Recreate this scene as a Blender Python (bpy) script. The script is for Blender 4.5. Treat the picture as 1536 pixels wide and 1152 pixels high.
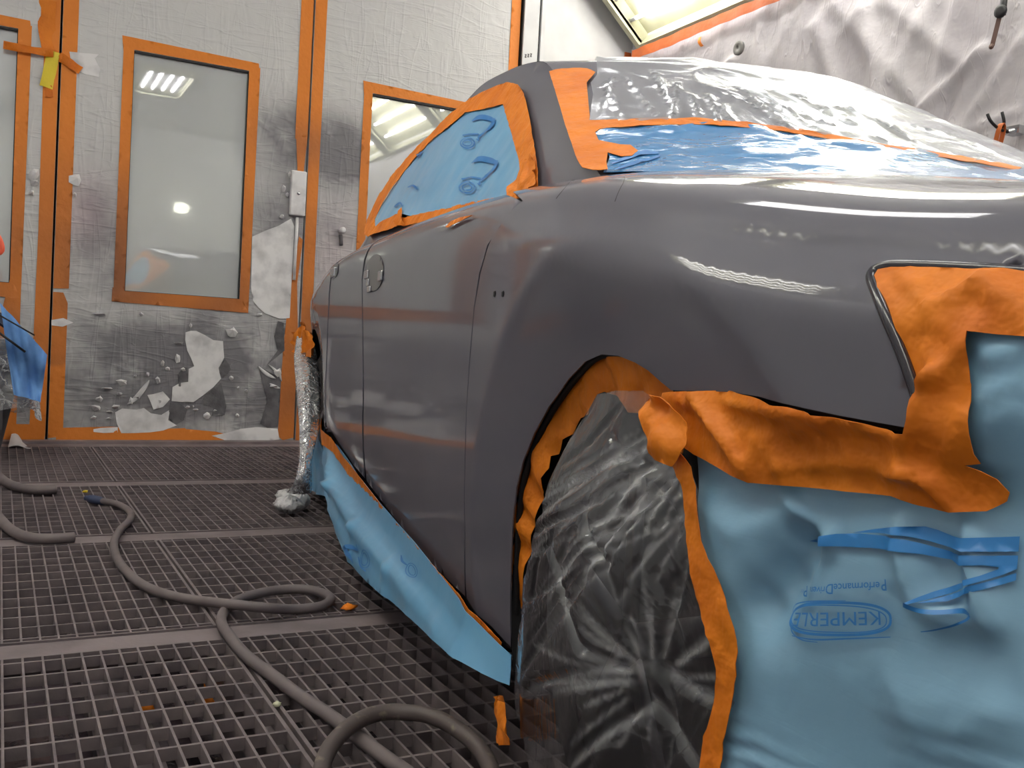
import bpy, bmesh, math, random, bisect
from mathutils import Vector, noise, Matrix
from mathutils.geometry import delaunay_2d_cdt
random.seed(7)
for _o in list(bpy.data.objects): bpy.data.objects.remove(_o, do_unlink=True)
SC = bpy.context.scene
COL = SC.collection

# ---------------------------------------------------------------- camera, world, exposure
F = 1440.97; CH = 0.686149                      # focal length in pixels (1536 wide), camera height
FW = Vector((0.47182145, 0.88088038, -0.03787188))
RR = Vector((0.88116489, -0.46961501, 0.05486515))
UU = Vector((-0.03054443, 0.05925793, 0.99777529))
CAM = Vector((0, 0, CH))
cd = bpy.data.cameras.new('camera'); cam = bpy.data.objects.new('camera', cd); COL.objects.link(cam)
cd.sensor_width = 36; cd.lens = F / 1536 * 36; cd.clip_start = .02
cam.matrix_world = Matrix(((RR.x, UU.x, -FW.x, 0), (RR.y, UU.y, -FW.y, 0), (RR.z, UU.z, -FW.z, CH), (0, 0, 0, 1)))
SC.camera = cam
w = bpy.data.worlds.new('world'); SC.world = w; w.use_nodes = True
w.node_tree.nodes['Background'].inputs[0].default_value = (.9, .95, 1, 1)
w.node_tree.nodes['Background'].inputs[1].default_value = .15
SC.view_settings.view_transform = 'Standard'; SC.view_settings.look = 'None'
SC.view_settings.exposure = 0.44; SC.view_settings.gamma = 1
TUBE = 23.0                                      # emission of the fluorescent tubes

D = 6.1037        # distance of the booth door wall
XR = 4.15         # right wall
XL = -1.0         # left wall
YB = -2.6         # wall behind the camera
ZC = 3.55         # ceiling

# ---------------------------------------------------------------- geometry helpers
def ray(x, y): return FW + RR * ((x - 768) / F) - UU * ((y - 576) / F)
def on_z(x, y, z=0.0):
    d = ray(x, y); return CAM + d * ((z - CH) / d.z)
def on_y(x, y, Y=D):
    d = ray(x, y); return CAM + d * (Y / d.y)
def on_x(x, y, X):
    d = ray(x, y); return CAM + d * (X / d.x)
TH = math.radians(9.5); SA, CA = math.sin(TH), math.cos(TH)
def w2c(P): return (P[0] * SA + P[1] * CA, P[0] * CA - P[1] * SA, P[2])
def c2w(s, q, z): return Vector((s * SA + q * CA, s * CA - q * SA, z))
def curve(*pts):
    xs = [p[0] for p in pts]; ys = [p[1] for p in pts]; n = len(xs); m = [0] * n
    for i in range(n):
        if i == 0: m[i] = (ys[1] - ys[0]) / (xs[1] - xs[0])
        elif i == n - 1: m[i] = (ys[-1] - ys[-2]) / (xs[-1] - xs[-2])
        else:
            a = (ys[i] - ys[i-1]) / (xs[i] - xs[i-1]); b = (ys[i+1] - ys[i]) / (xs[i+1] - xs[i])
            m[i] = 0 if a * b <= 0 else 2 * a * b / (a + b)
    def f(x):
        if x <= xs[0]: return ys[0] + m[0] * (x - xs[0])
        if x >= xs[-1]: return ys[-1] + m[-1] * (x - xs[-1])
        i = bisect.bisect_right(xs, x) - 1; h = xs[i+1] - xs[i]; t = (x - xs[i]) / h
        return (2*t**3-3*t*t+1)*ys[i] + (t**3-2*t*t+t)*h*m[i] + (-2*t**3+3*t*t)*ys[i+1] + (t**3-t*t)*h*m[i+1]
    return f
def sstep(a, b, x):
    t = max(0, min(1, (x - a) / (b - a))); return t * t * (3 - 2 * t)
def nz(P, f, seed=0.0): return noise.noise(Vector((P[0] * f + seed, P[1] * f - seed * .7, P[2] * f + seed * .3)))
def crumple(P, f, seed=0.0):
    d = noise.voronoi(Vector((P[0] * f + seed, P[1] * f + seed, P[2] * f)))[0]
    return d[1] - d[0] if False else d[0]
def ridged(P, f, seed=0.0):
    v = 1 - abs(nz(P, f, seed)) * 2.2; return max(0, v) ** 3

def tag(o, label=None, cat=None, group=None, kind=None):
    if label: o['label'] = label
    if cat: o['category'] = cat
    if group: o['group'] = group
    if kind: o['kind'] = kind
    return o
ORG = {}
def root(name, loc, label, cat, group=None):
    o = bpy.data.objects.new(name, None); COL.objects.link(o); o.location = loc; o.empty_display_size = .1
    tag(o, label, cat, group); ORG[o.name] = Vector(loc); return o
def mesh(name, verts, faces, mat, parent=None, smooth=True, col=None, solid=0, mats=None, fm=None, bevel=0):
    """verts in world space; one mesh object, its origin on its parent's or at its own base centre"""
    org = Vector((0, 0, 0))
    if parent is not None: org = ORG[parent.name]
    else:
        n = len(verts)
        org = Vector((sum(v[0] for v in verts) / n, sum(v[1] for v in verts) / n, min(v[2] for v in verts)))
    me = bpy.data.meshes.new(name)
    me.from_pydata([Vector(v) - org for v in verts], [], faces); me.update()
    o = bpy.data.objects.new(name, me); COL.objects.link(o)
    if parent is not None: o.parent = parent
    else: o.location = org
    ORG[o.name] = org
    for m in (mats or [mat]): me.materials.append(m)
    if fm: me.polygons.foreach_set('material_index', fm)
    if smooth:
        me.polygons.foreach_set('use_smooth', [True] * len(me.polygons))
        if solid:                                        # keep the thin rim from bending the shading
            cnt = {}
            for p in me.polygons:
                for k in p.edge_keys: cnt[k] = cnt.get(k, 0) + 1
            for e in me.edges:
                if cnt.get(e.key, 0) == 1: e.use_edge_sharp = True
    if col:
        at = me.color_attributes.new('Col', 'FLOAT_COLOR', 'POINT')
        for i, v in enumerate(verts): at.data[i].color = tuple(col(v)) + (1,)
    if solid:
        md = o.modifiers.new('thick', 'SOLIDIFY'); md.thickness = abs(solid); md.offset = -1
    if bevel:
        md = o.modifiers.new('bev', 'BEVEL'); md.width = bevel; md.segments = 2
    return o
class MB:
    def __init__(s): s.v = []; s.f = []
    def add(s, v, f):
        n = len(s.v); s.v += [Vector(a) for a in v]; s.f += [tuple(i + n for i in g) for g in f]
    def box(s, a, b):
        x0, y0, z0 = a; x1, y1, z1 = b
        s.add([(x0,y0,z0),(x1,y0,z0),(x1,y1,z0),(x0,y1,z0),(x0,y0,z1),(x1,y0,z1),(x1,y1,z1),(x0,y1,z1)],
              [(0,3,2,1),(4,5,6,7),(0,1,5,4),(1,2,6,5),(2,3,7,6),(3,0,4,7)])
    def obox(s, c, ax, ay, az):
        c = Vector(c); ax, ay, az = Vector(ax), Vector(ay), Vector(az)
        p = [c + ax*i + ay*j + az*k for k in (-1, 1) for i, j in ((-1,-1),(1,-1),(1,1),(-1,1))]
        s.add(p, [(0,3,2,1),(4,5,6,7),(0,1,5,4),(1,2,6,5),(2,3,7,6),(3,0,4,7)])
    def tube(s, pts, r, n=12, cap=True):
        pts = [Vector(p) for p in pts]; rs = r if isinstance(r, (list, tuple)) else [r] * len(pts)
        rings = []; up = Vector((0, 0, 1)); prev = None
        for i, p in enumerate(pts):
            t = (pts[min(i+1, len(pts)-1)] - pts[max(i-1, 0)]).normalized()
            if prev is None:
                a = t.cross(up)
                if a.length < .1: a = t.cross(Vector((1, 0, 0)))
            else: a = prev - t * prev.dot(t)
            a.normalize(); prev = a; b = t.cross(a)
            rings.append([p + (a * math.cos(k * 2 * math.pi / n) + b * math.sin(k * 2 * math.pi / n)) * rs[i] for k in range(n)])
        s.rings(rings, cap)
    def rings(s, rings, cap=True):
        n = len(rings[0]); base = len(s.v)
        for r in rings: s.v += [Vector(a) for a in r]
        for i in range(len(rings) - 1):
            for k in range(n):
                s.f.append((base+i*n+k, base+i*n+(k+1) % n, base+(i+1)*n+(k+1) % n, base+(i+1)*n+k))
        if cap:
            s.f.append(tuple(base + k for k in range(n))[::-1]); s.f.append(tuple(base + (len(rings)-1)*n + k for k in range(n)))
    def lathe(s, c, axis, prof, n=40):
        """prof: (distance along axis, radius)"""
        c = Vector(c); axis = Vector(axis).normalized(); a = axis.cross(Vector((0, 0, 1)))
        if a.length < .1: a = Vector((1, 0, 0))
        a.normalize(); b = axis.cross(a)
        s.rings([[c + axis*h + (a*math.cos(k*2*math.pi/n) + b*math.sin(k*2*math.pi/n))*r for k in range(n)] for h, r in prof], True)
    def grid(s, fn, nu, nv):
        base = len(s.v)
        for j in range(nv + 1):
            for i in range(nu + 1): s.v.append(Vector(fn(i / nu, j / nv)))
        for j in range(nv):
            for i in range(nu):
                a = base + j*(nu+1) + i; s.f.append((a, a+1, a+nu+2, a+nu+1))
    def build(s, name, mat, parent=None, **k): return mesh(name, s.v, s.f, mat, parent, **k)

def catmull(pts, per=8):
    pts = [Vector(p) for p in pts]; out = []
    for i in range(len(pts) - 1):
        p0 = pts[max(i-1, 0)]; p1 = pts[i]; p2 = pts[i+1]; p3 = pts[min(i+2, len(pts)-1)]
        for k in range(per):
            t = k / per
            out.append(.5 * ((2*p1) + (p2-p0)*t + (2*p0-5*p1+4*p2-p3)*t*t + (3*p1-p0-3*p2+p3)*t**3))
    out.append(pts[-1]); return out

# ---------------------------------------------------------------- surfaces with a parameter plane
class Surf:
    """a surface (a,b) -> point; hit(x,y) looks a pixel's direction up on it"""
    def pos(s, a, b): raise NotImplementedError
    def inside(s, P): raise NotImplementedError
    def par(s, P): raise NotImplementedError
    def hit(s, x, y, t0=.35, t1=8.5):
        for k in range(40):                              # just past the outline: slide back onto the surface
            try: return s.hit0(x, y + k * 1.5, t0, t1)
            except ValueError: pass
        raise ValueError('no hit %s %s' % (x, y))
    def hit0(s, x, y, t0, t1):
        d = ray(x, y); st = .04; t = t0; last = s.inside(CAM + d * t)
        while t < t1:
            t2 = t + st; v = s.inside(CAM + d * t2)
            if last < 0 <= v:
                lo, hi = t, t2
                for _ in range(24):
                    m = (lo + hi) / 2
                    if s.inside(CAM + d * m) >= 0: hi = m
                    else: lo = m
                return s.par(CAM + d * hi)
            t, last = t2, v
        raise ValueError('no hit %s %s' % (x, y))
    def nrm(s, a, b, e=.004):
        n = (s.pos(a + e, b) - s.pos(a - e, b)).cross(s.pos(a, b + e) - s.pos(a, b - e)).normalized()
        return n
class Lateral(Surf):                                   # q = fn(s, z), facing the near side of the car
    def __init__(s, fn): s.fn = fn
    def pos(s, a, b): return c2w(a, s.fn(a, b), b)
    def inside(s, P):
        u, q, z = w2c(P); return q - s.fn(u, z)
    def par(s, P):
        u, q, z = w2c(P); return (u, z)
class WallY(Surf):
    def __init__(s, Y, fn=None): s.Y = Y; s.fn = fn
    def pos(s, a, b): return Vector((a, s.Y - (s.fn(a, b) if s.fn else 0), b))
    def hit(s, x, y, **k): P = on_y(x, y, s.Y); return (P.x, P.z)
class WallX(Surf):
    def __init__(s, X): s.X = X
    def pos(s, a, b): return Vector((s.X, a, b))
    def hit(s, x, y, **k): P = on_x(x, y, s.X); return (P.y, P.z)

baseq = curve((0.0,.95),(.2,.66),(.4,.54),(.62,.49),(1.05,.44),(1.7,.465),(2.4,.487),(3.0,.495),(3.5,.482),(4.05,.475),(4.4,.52),(4.8,.66),(5.1,.95))
Zs = curve((.0,.742),(.67,.802),(1.0,.857),(1.32,.905),(2,.952),(2.6,.972),(3.1,.977),(3.6,.958),(4.05,.893),(4.5,.81),(5,.69))
ARC = (1.06, .33)
def Qb(s, z):
    q = baseq(s)
    if z < .5: q += .35 * (.5 - z) ** 2
    d = z - Zs(s)
    q += (.030 * sstep(.8, 1.0, s) * sstep(1.7, 1.0, s) + .030 * sstep(1.0, .8, s)) * sstep(-.075, -.012, d)      # ledge of the shoulder line
    r = math.hypot(s - ARC[0], z - ARC[1])
    if r < .50: q += .22 * (.50 - r) * sstep(.50, .47, r)
    r = math.hypot(s - 4.07, z - ARC[1])
    if r < .50: q += .15 * max(0, .50 - r)
    return q
def ET(s, z): return .022 * math.exp(min(40 * (z - Zs(s)), 4.5))          # the section turning over into the deck
def Q(s, z): return Qb(s, z) + ET(s, z)
class Side(Lateral):                                   # b is length along the section, so the top can turn flat
    def __init__(s, off=0): s.off = off
    def fn(s, a, z): return Q(a, z) + s.off
    def b_of(s, a, z):
        return z + ET(a, z)
    def pos(s, a, b):
        lo, hi = 0.0, 1.4
        for _ in range(26):
            m = (lo + hi) / 2
            if s.b_of(a, m) < b: lo = m
            else: hi = m
        return c2w(a, Q(a, lo) + s.off, lo)
    def par(s, P):
        u, q, z = w2c(P); return (u, s.b_of(u, z))
P_ = curve((.6,.70),(1.12,.955),(1.4,1.068),(1.66,1.192),(1.93,1.325),(2.2,1.440),(2.5,1.472),(2.8,1.478),(3.2,1.41),(3.6,1.25),(4.2,.96),(5,.8))
def R(s, q):
    u = (q - 1.45) / .7
    if u < 0:
        k = -.17 + .50 * sstep(2.25, 3.1, s); return P_(s + k*u*u) - .03*u*u
    k = -.3 + .63 * sstep(2.25, 3.1, s); return P_(s + k*u*u) - .08*u*u
class Roof(Surf):
    def __init__(s, off=0): s.off = off
    def pos(s, a, b): return c2w(a, b, R(a, b) + s.off)
    def inside(s, P):
        u, q, z = w2c(P)
        if u < .9 or q < .55: return -1
        return R(u, q) + s.off - z
    def par(s, P):
        u, q, z = w2c(P); return (u, q)
q0 = curve((1.2,.66),(2.0,.65),(2.4,.62),(2.8,.575),(3.3,.555),(3.8,.58),(4.2,.62))
def G(s, z): return q0(s) + .45 * (z - 1.0)

def inpoly(x, y, P):
    c = False; j = len(P) - 1
    for i in range(len(P)):
        xi, yi = P[i]; xj, yj = P[j]
        if (yi > y) != (yj > y) and x < (xj - xi) * (y - yi) / (yj - yi) + xi: c = not c
        j = i
    return c
def patch(name, surf, outline, mat, parent=None, step=.02, off=0.0, disp=None, solid=.0015, smooth=True,
          spline=False, holes=(), lift=None, flip=None, stepb=None, jit=.1, **kw):
    """outline: pixels (x,y) looked up on the surface, or ('p',a,b) parameters of the surface"""
    def conv(L):
        o = []
        for v in L:
            o.append((v[1], v[2]) if v[0] == 'p' else surf.hit(v[0], v[1]))
        return o
    def dens(L):
        out = []
        for i in range(len(L)):
            a, b = L[i], L[(i+1) % len(L)]
            n = max(1, int(math.hypot(b[0]-a[0], b[1]-a[1]) / (step * .9)))
            for k in range(n): out.append((a[0] + (b[0]-a[0])*k/n, a[1] + (b[1]-a[1])*k/n))
        return out
    base = conv(outline)
    if spline:
        c = catmull([Vector((p[0], p[1], 0)) for p in base + [base[0]]], 4)[:-1]; base = [(p.x, p.y) for p in c]
    rings = [dens(base)] + [dens(conv(h)) for h in holes]
    V = []; E = []
    for r in rings:
        n = len(V); V += r; E += [(n + i, n + (i+1) % len(r)) for i in range(len(r))]
    x0 = min(p[0] for p in base); x1 = max(p[0] for p in base); y0 = min(p[1] for p in base); y1 = max(p[1] for p in base)
    sb = stepb or step * .87; rng = random.Random(hash(len(V)) & 255)
    j = 0; y = y0 + sb / 2
    while y < y1:
        x = x0 + (step / 2 if j % 2 else step * .01)
        while x < x1:
            px, py = x + rng.uniform(-jit, jit) * step, y + rng.uniform(-jit, jit) * sb
            if inpoly(px, py, rings[0]) and not any(inpoly(px, py, h) for h in rings[1:]): V.append((px, py))
            x += step
        y += sb; j += 1
    V2, _, Fc, *_r = delaunay_2d_cdt([Vector(v) for v in V], E, [], 0, 1e-6)
    V2 = [(v.x, v.y) for v in V2]
    keep = []
    for f in Fc:
        cx = sum(V2[i][0] for i in f) / 3; cy = sum(V2[i][1] for i in f) / 3
        if inpoly(cx, cy, rings[0]) and not any(inpoly(cx, cy, h) for h in rings[1:]): keep.append(tuple(f))
    out = []
    ca, cb = V2[len(V2)//2]
    n0 = surf.nrm(ca, cb); sg = 1 if n0.dot(CAM - surf.pos(ca, cb)) > 0 else -1
    for a, b in V2:
        P = surf.pos(a, b); o = off + (disp(P, a, b) if disp else 0)
        if o: P = P + surf.nrm(a, b) * (sg * o)
        if lift: P = P + lift(P, a, b)
        out.append(P)
    if keep:
        f = keep[len(keep)//2]; n = (out[f[1]]-out[f[0]]).cross(out[f[2]]-out[f[0]])
        tot = 0
        for f in keep[::max(1, len(keep)//40)]:
            n = (out[f[1]]-out[f[0]]).cross(out[f[2]]-out[f[0]]); tot += 1 if n.dot(CAM-out[f[0]]) > 0 else -1
        if tot < 0: keep = [f[::-1] for f in keep]
    return mesh(name, out, keep, mat, parent, smooth=smooth, solid=solid, **kw)
def folds(surf, segs):
    """segs: (pixel polyline, height, width) -> displacement function of (P,a,b)"""
    L = []
    for pts, h, wd in segs:
        q = [surf.hit(*p) if p[0] != 'p' else (p[1], p[2]) for p in pts]
        for i in range(len(q) - 1): L.append((q[i], q[i+1], h, wd, i == 0, i == len(q) - 2))
    def f(P, a, b):
        t = 0
        for (A, B, h, wd, _, _) in L:
            dx, dy = B[0]-A[0], B[1]-A[1]; l2 = dx*dx + dy*dy
            k = max(0, min(1, ((a-A[0])*dx + (b-A[1])*dy) / l2)); e = math.hypot(a-A[0]-dx*k, b-A[1]-dy*k)
            if e < wd * 3: t += h * math.exp(-(e / wd) ** (1.5 if h > 0 else 2.2)) * (.35 + .65 * math.sin(math.pi * (.15 + .7 * k)))
        return t
    return f

# ---------------------------------------------------------------- materials
def lin(r, g, b):
    f = lambda c: (c/255/12.92) if c/255 <= .04045 else ((c/255+.055)/1.055)**2.4
    return (f(r), f(g), f(b), 1)
MATS = {}
def mat(name, color, rough=.5, metal=0, bump=(), vcol=False, noise_col=None, coat=0, spec=.5, emit=None, coat_rough=.1, alpha=None):
    """bump: (scale, strength, distance[, stretch vector]) layers; noise_col: (scale, color2, low, high)"""
    m = bpy.data.materials.new(name); m.use_nodes = True; nt = m.node_tree; b = nt.nodes['Principled BSDF']; MATS[name] = m
    b.inputs['Base Color'].default_value = color; b.inputs['Roughness'].default_value = rough; b.inputs['Metallic'].default_value = metal
    b.inputs['Specular IOR Level'].default_value = spec; b.inputs['Coat Weight'].default_value = coat; b.inputs['Coat Roughness'].default_value = coat_rough
    tc = nt.nodes.new('ShaderNodeTexCoord'); L = nt.links.new
    csock = None
    if vcol:
        a = nt.nodes.new('ShaderNodeVertexColor'); a.layer_name = 'Col'; csock = a.outputs['Color']
    if noise_col:
        sc, c2, lo, hi = noise_col
        n = nt.nodes.new('ShaderNodeTexNoise'); n.inputs['Scale'].default_value = sc; n.inputs['Detail'].default_value = 6; L(tc.outputs['Object'], n.inputs['Vector'])
        mr = nt.nodes.new('ShaderNodeMapRange'); mr.inputs['From Min'].default_value = lo; mr.inputs['From Max'].default_value = hi; L(n.outputs['Fac'], mr.inputs['Value'])
        mx = nt.nodes.new('ShaderNodeMix'); mx.data_type = 'RGBA'; L(mr.outputs[0], mx.inputs[0])
        if csock: L(csock, mx.inputs[6])
        else: mx.inputs[6].default_value = color
        mx.inputs[7].default_value = c2; csock = mx.outputs[2]
    if csock: L(csock, b.inputs['Base Color'])
    prev = None
    for t in bump:
        sc, st, di = t[:3]
        n = nt.nodes.new('ShaderNodeTexNoise'); n.inputs['Scale'].default_value = sc; n.inputs['Detail'].default_value = 3
        if len(t) > 3:
            mp = nt.nodes.new('ShaderNodeMapping'); mp.inputs['Scale'].default_value = t[3]
            if len(t) > 4: mp.inputs['Rotation'].default_value = t[4]
            L(tc.outputs['Object'], mp.inputs['Vector']); L(mp.outputs[0], n.inputs['Vector'])
            n.inputs['Distortion'].default_value = .6
        else: L(tc.outputs['Object'], n.inputs['Vector'])
        bp = nt.nodes.new('ShaderNodeBump'); bp.inputs['Strength'].default_value = st; bp.inputs['Distance'].default_value = di
        L(n.outputs['Fac'], bp.inputs['Height'])
        if prev: L(prev, bp.inputs['Normal'])
        prev = bp.outputs[0]
    if prev: L(prev, b.inputs['Normal'])
    if emit: b.inputs['Emission Color'].default_value = emit[0]; b.inputs['Emission Strength'].default_value = emit[1]
    return m
def clear_film(name, milk=.10, rough=.14, sc=9, bump=.5, tint=(.86,.88,.90,1), streak=.35, stretch=(1,1,1), dist=.03, gl=.12, vc=0, fr_=1.6):
    """thin clear plastic sheet: see-through, glossy, milky where it is creased"""
    m = bpy.data.materials.new(name); m.use_nodes = True; nt = m.node_tree; L = nt.links.new; MATS[name] = m
    for n in list(nt.nodes): nt.nodes.remove(n)
    N = nt.nodes.new; out = N('ShaderNodeOutputMaterial'); tc = N('ShaderNodeTexCoord')
    mp = N('ShaderNodeMapping'); mp.inputs['Scale'].default_value = stretch; L(tc.outputs['Object'], mp.inputs['Vector'])
    n1 = N('ShaderNodeTexNoise'); n1.inputs['Scale'].default_value = sc; n1.inputs['Detail'].default_value = 4; n1.inputs['Distortion'].default_value = 1.2; L(mp.outputs[0], n1.inputs['Vector'])
    # ridged creases
    s1 = N('ShaderNodeMath'); s1.operation = 'SUBTRACT'; s1.inputs[1].default_value = .5; L(n1.outputs['Fac'], s1.inputs[0])
    s2 = N('ShaderNodeMath'); s2.operation = 'ABSOLUTE'; L(s1.outputs[0], s2.inputs[0])
    s3 = N('ShaderNodeMapRange'); s3.inputs['From Min'].default_value = 0; s3.inputs['From Max'].default_value = .035; s3.inputs['To Min'].default_value = 1; s3.inputs['To Max'].default_value = 0; L(s2.outputs[0], s3.inputs['Value'])
    bp = N('ShaderNodeBump'); bp.inputs['Strength'].default_value = bump; bp.inputs['Distance'].default_value = dist; L(n1.outputs['Fac'], bp.inputs['Height'])
    bp2 = N('ShaderNodeBump'); bp2.inputs['Strength'].default_value = bump * .6; bp2.inputs['Distance'].default_value = dist * .3; L(s3.outputs[0], bp2.inputs['Height']); L(bp.outputs[0], bp2.inputs['Normal'])
    tr = N('ShaderNodeBsdfTransparent'); tr.inputs[0].default_value = tint
    gs = N('ShaderNodeBsdfGlossy'); gs.inputs['Roughness'].default_value = rough; gs.inputs[0].default_value = (.95,.97,1,1); L(bp2.outputs[0], gs.inputs['Normal'])
    df = N('ShaderNodeBsdfDiffuse'); df.inputs[0].default_value = (.75,.76,.78,1); L(bp2.outputs[0], df.inputs['Normal'])
    fr = N('ShaderNodeFresnel'); fr.inputs[0].default_value = 1.5; L(bp2.outputs[0], fr.inputs['Normal'])
    a1 = N('ShaderNodeMath'); a1.operation = 'MULTIPLY_ADD'; a1.inputs[1].default_value = fr_; a1.inputs[2].default_value = gl; L(fr.outputs[0], a1.inputs[0])
    m1 = N('ShaderNodeMixShader'); L(a1.outputs[0], m1.inputs[0]); L(tr.outputs[0], m1.inputs[1]); L(gs.outputs[0], m1.inputs[2])
    a2 = N('ShaderNodeMath'); a2.operation = 'MULTIPLY_ADD'; a2.inputs[1].default_value = streak; a2.inputs[2].default_value = milk; L(s3.outputs[0], a2.inputs[0])
    if vc:                                               # creases carried by the mesh turn the film milky
        at = N('ShaderNodeVertexColor'); at.layer_name = 'Col'; a3 = N('ShaderNodeMath'); a3.operation = 'MULTIPLY_ADD'; a3.inputs[1].default_value = vc; L(at.outputs[0], a3.inputs[0]); L(a2.outputs[0], a3.inputs[2]); a2 = a3
    m2 = N('ShaderNodeMixShader'); L(a2.outputs[0], m2.inputs[0]); L(m1.outputs[0], m2.inputs[1]); L(df.outputs[0], m2.inputs[2])
    L(m2.outputs[0], out.inputs['Surface'])
    return m
def emitter(name, col, st):
    m = bpy.data.materials.new(name); m.use_nodes = True; nt = m.node_tree
    for n in list(nt.nodes): nt.nodes.remove(n)
    o = nt.nodes.new('ShaderNodeOutputMaterial'); e = nt.nodes.new('ShaderNodeEmission'); e.inputs[0].default_value = col; e.inputs[1].default_value = st
    nt.links.new(e.outputs[0], o.inputs[0]); MATS[name] = m; return m

PRIMER = mat('grey_primer', lin(97,96,106), rough=.5, noise_col=(3.0, lin(90,89,99), .35, .75), bump=((400,.03,.0004),), coat=.75, coat_rough=.06, spec=.2)
TAPE = mat('orange_tape', lin(226,127,20), rough=.58, noise_col=(9, lin(206,106,12), .4, .7), bump=((30,.5,.014),(10,.5,.02),(220,.2,.0008)), spec=.4)
TAPEW = mat('orange_tape_oversprayed', lin(222,120,30), rough=.6, vcol=True, bump=((30,.3,.01),(6,.3,.02)))
BLUE = mat('blue_masking_film', lin(112,172,212), rough=.30, noise_col=(2.5, lin(98,158,200), .35, .7), bump=((5,.25,.02),(60,.10,.002)), spec=.55, coat=.25, coat_rough=.2)
BLUEG = mat('blue_masking_film_glossy', lin(74,142,200), rough=.16, bump=((4,.5,.03),(14,.4,.012,(1,1,3))), spec=.8, coat=.6, coat_rough=.06)
BLUEP = mat('blue_masking_paper', lin(134,176,204), rough=.36, noise_col=(1.6, lin(118,161,190), .35, .7), bump=((4,.35,.03),(90,.12,.0015),(14,.25,.008)), spec=.5, coat=.35, coat_rough=.22)
INK = mat('blue_ink', lin(46,122,190), rough=.4, spec=.5)
FILM = mat('booth_film', lin(196,194,196), rough=.48, vcol=True, bump=((7,.22,.03),(3,.25,.04,(1,1,.35)),(22,.18,.008,(1,1,.5),(0,.5,0))), spec=.45)
DRAPE = mat('draped_film', lin(196,191,193), rough=.55, noise_col=(2.2, lin(176,170,174), .4, .7), bump=((8,.5,.02),(40,.3,.004)), spec=.4)
WHITE = mat('white_panel', lin(206,206,208), rough=.5, noise_col=(4, lin(190,189,192), .45, .75))
WHITED = mat('torn_white_panel', lin(226,224,226), rough=.55, noise_col=(9, lin(186,184,187), .45, .7), bump=((12,.2,.004),))
STEEL = mat('coated_grating_steel', lin(124,113,114), rough=.55, metal=.0, noise_col=(14, lin(98,89,91), .4, .7), bump=((90,.35,.002),))
STEELF = mat('dusty_floor_steel', lin(128,116,118), rough=.6, noise_col=(8, lin(106,95,97), .4, .7), bump=((70,.3,.002),))
PIT = mat('wet_pit_floor', lin(92,80,86), rough=.09, noise_col=(5, lin(44,38,42), .42, .66), bump=((12,.35,.01),(60,.2,.003)))
PITD = mat('pit_steel', lin(104,94,97), rough=.5, noise_col=(6, lin(40,36,40), .4, .7))
BLACK = mat('black_rubber', lin(26,24,27), rough=.5)
RECESS = mat('handle_recess', lin(48,46,52), rough=.3, coat=.4)
DARK = mat('dark_gap', lin(14,12,15), rough=.8)
HOSE = mat('dusty_rubber_hose', lin(114,104,104), rough=.65, noise_col=(12, lin(100,91,92), .4, .7), bump=((220,.12,.0006),))
METAL = mat('bright_metal', lin(190,192,196), rough=.25, metal=.9)
SEAL = mat('black_lamp_seal', lin(42,40,48), rough=.22, coat=.5)
TIRE = mat('tyre', lin(38,36,38), rough=.6)
RIM = mat('alloy', lin(60,58,62), rough=.35, metal=.6)
FRAMEW = mat('lamp_housing', lin(190,188,160), rough=.5, noise_col=(5, lin(176,174,146), .45, .7))
FRAMEG = mat('lamp_frame', lin(150,146,142), rough=.5, metal=.2)
GREYP = mat('grey_plastic', lin(94,90,94), rough=.5, noise_col=(6, lin(74,70,74), .4, .7))
CLOTH = mat('blue_cloth', lin(104,150,208), rough=.85, bump=((40,.4,.004),), noise_col=(9, lin(78,120,182), .4, .7))
NAVY = mat('dark_blue_cloth', lin(34,40,62), rough=.8, bump=((20,.4,.01),))
YELLOW = mat('yellow_tape', lin(224,200,40), rough=.5, bump=((40,.4,.006),))
BROWN = mat('brown_strap', lin(96,70,62), rough=.6)
STRAP = mat('orange_strap', lin(206,108,48), rough=.6)
FLAPD = mat('dark_film_flap', lin(106,104,108), rough=.55, bump=((20,.5,.01),), noise_col=(12, lin(70,68,72), .4, .7))
TUBEM = emitter('fluorescent_tube', (1,.985,.97,1), TUBE)
BAG = clear_film('clear_bag', milk=.012, rough=.12, sc=6, bump=.3, streak=.02, dist=.02, gl=.01, vc=.42)
BAG2 = clear_film('crumpled_clear_bag', milk=.16, rough=.12, sc=12, bump=1, streak=.3, dist=.03, gl=.08)
ROOFF = clear_film('clear_roof_film', milk=.02, rough=.20, sc=3.2, bump=.18, streak=.03, stretch=(1,1,1), dist=.02, gl=.0, vc=.45, fr_=.6)
BINF = clear_film('clear_bin_liner', milk=.14, rough=.2, sc=8, bump=.8, streak=.3, gl=.06)
g = mat('window_glass', lin(200,204,204), rough=.04, spec=1.0)
gb = g.node_tree.nodes['Principled BSDF']
_nt = g.node_tree; _o = _nt.nodes['Material Output']
_tr = _nt.nodes.new('ShaderNodeBsdfTransparent'); _tr.inputs[0].default_value = (.75,.78,.78,1)
_gl = _nt.nodes.new('ShaderNodeBsdfGlossy'); _gl.inputs['Roughness'].default_value = .02; _gl.inputs[0].default_value = (.95,.96,.96,1)
_df = _nt.nodes.new('ShaderNodeBsdfDiffuse'); _df.inputs[0].default_value = (.72,.73,.72,1)
_m1 = _nt.nodes.new('ShaderNodeMixShader'); _m1.inputs[0].default_value = .42; _nt.links.new(_tr.outputs[0], _m1.inputs[1]); _nt.links.new(_gl.outputs[0], _m1.inputs[2])
_m2 = _nt.nodes.new('ShaderNodeMixShader'); _m2.inputs[0].default_value = .42; _nt.links.new(_m1.outputs[0], _m2.inputs[1]); _nt.links.new(_df.outputs[0], _m2.inputs[2])
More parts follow.
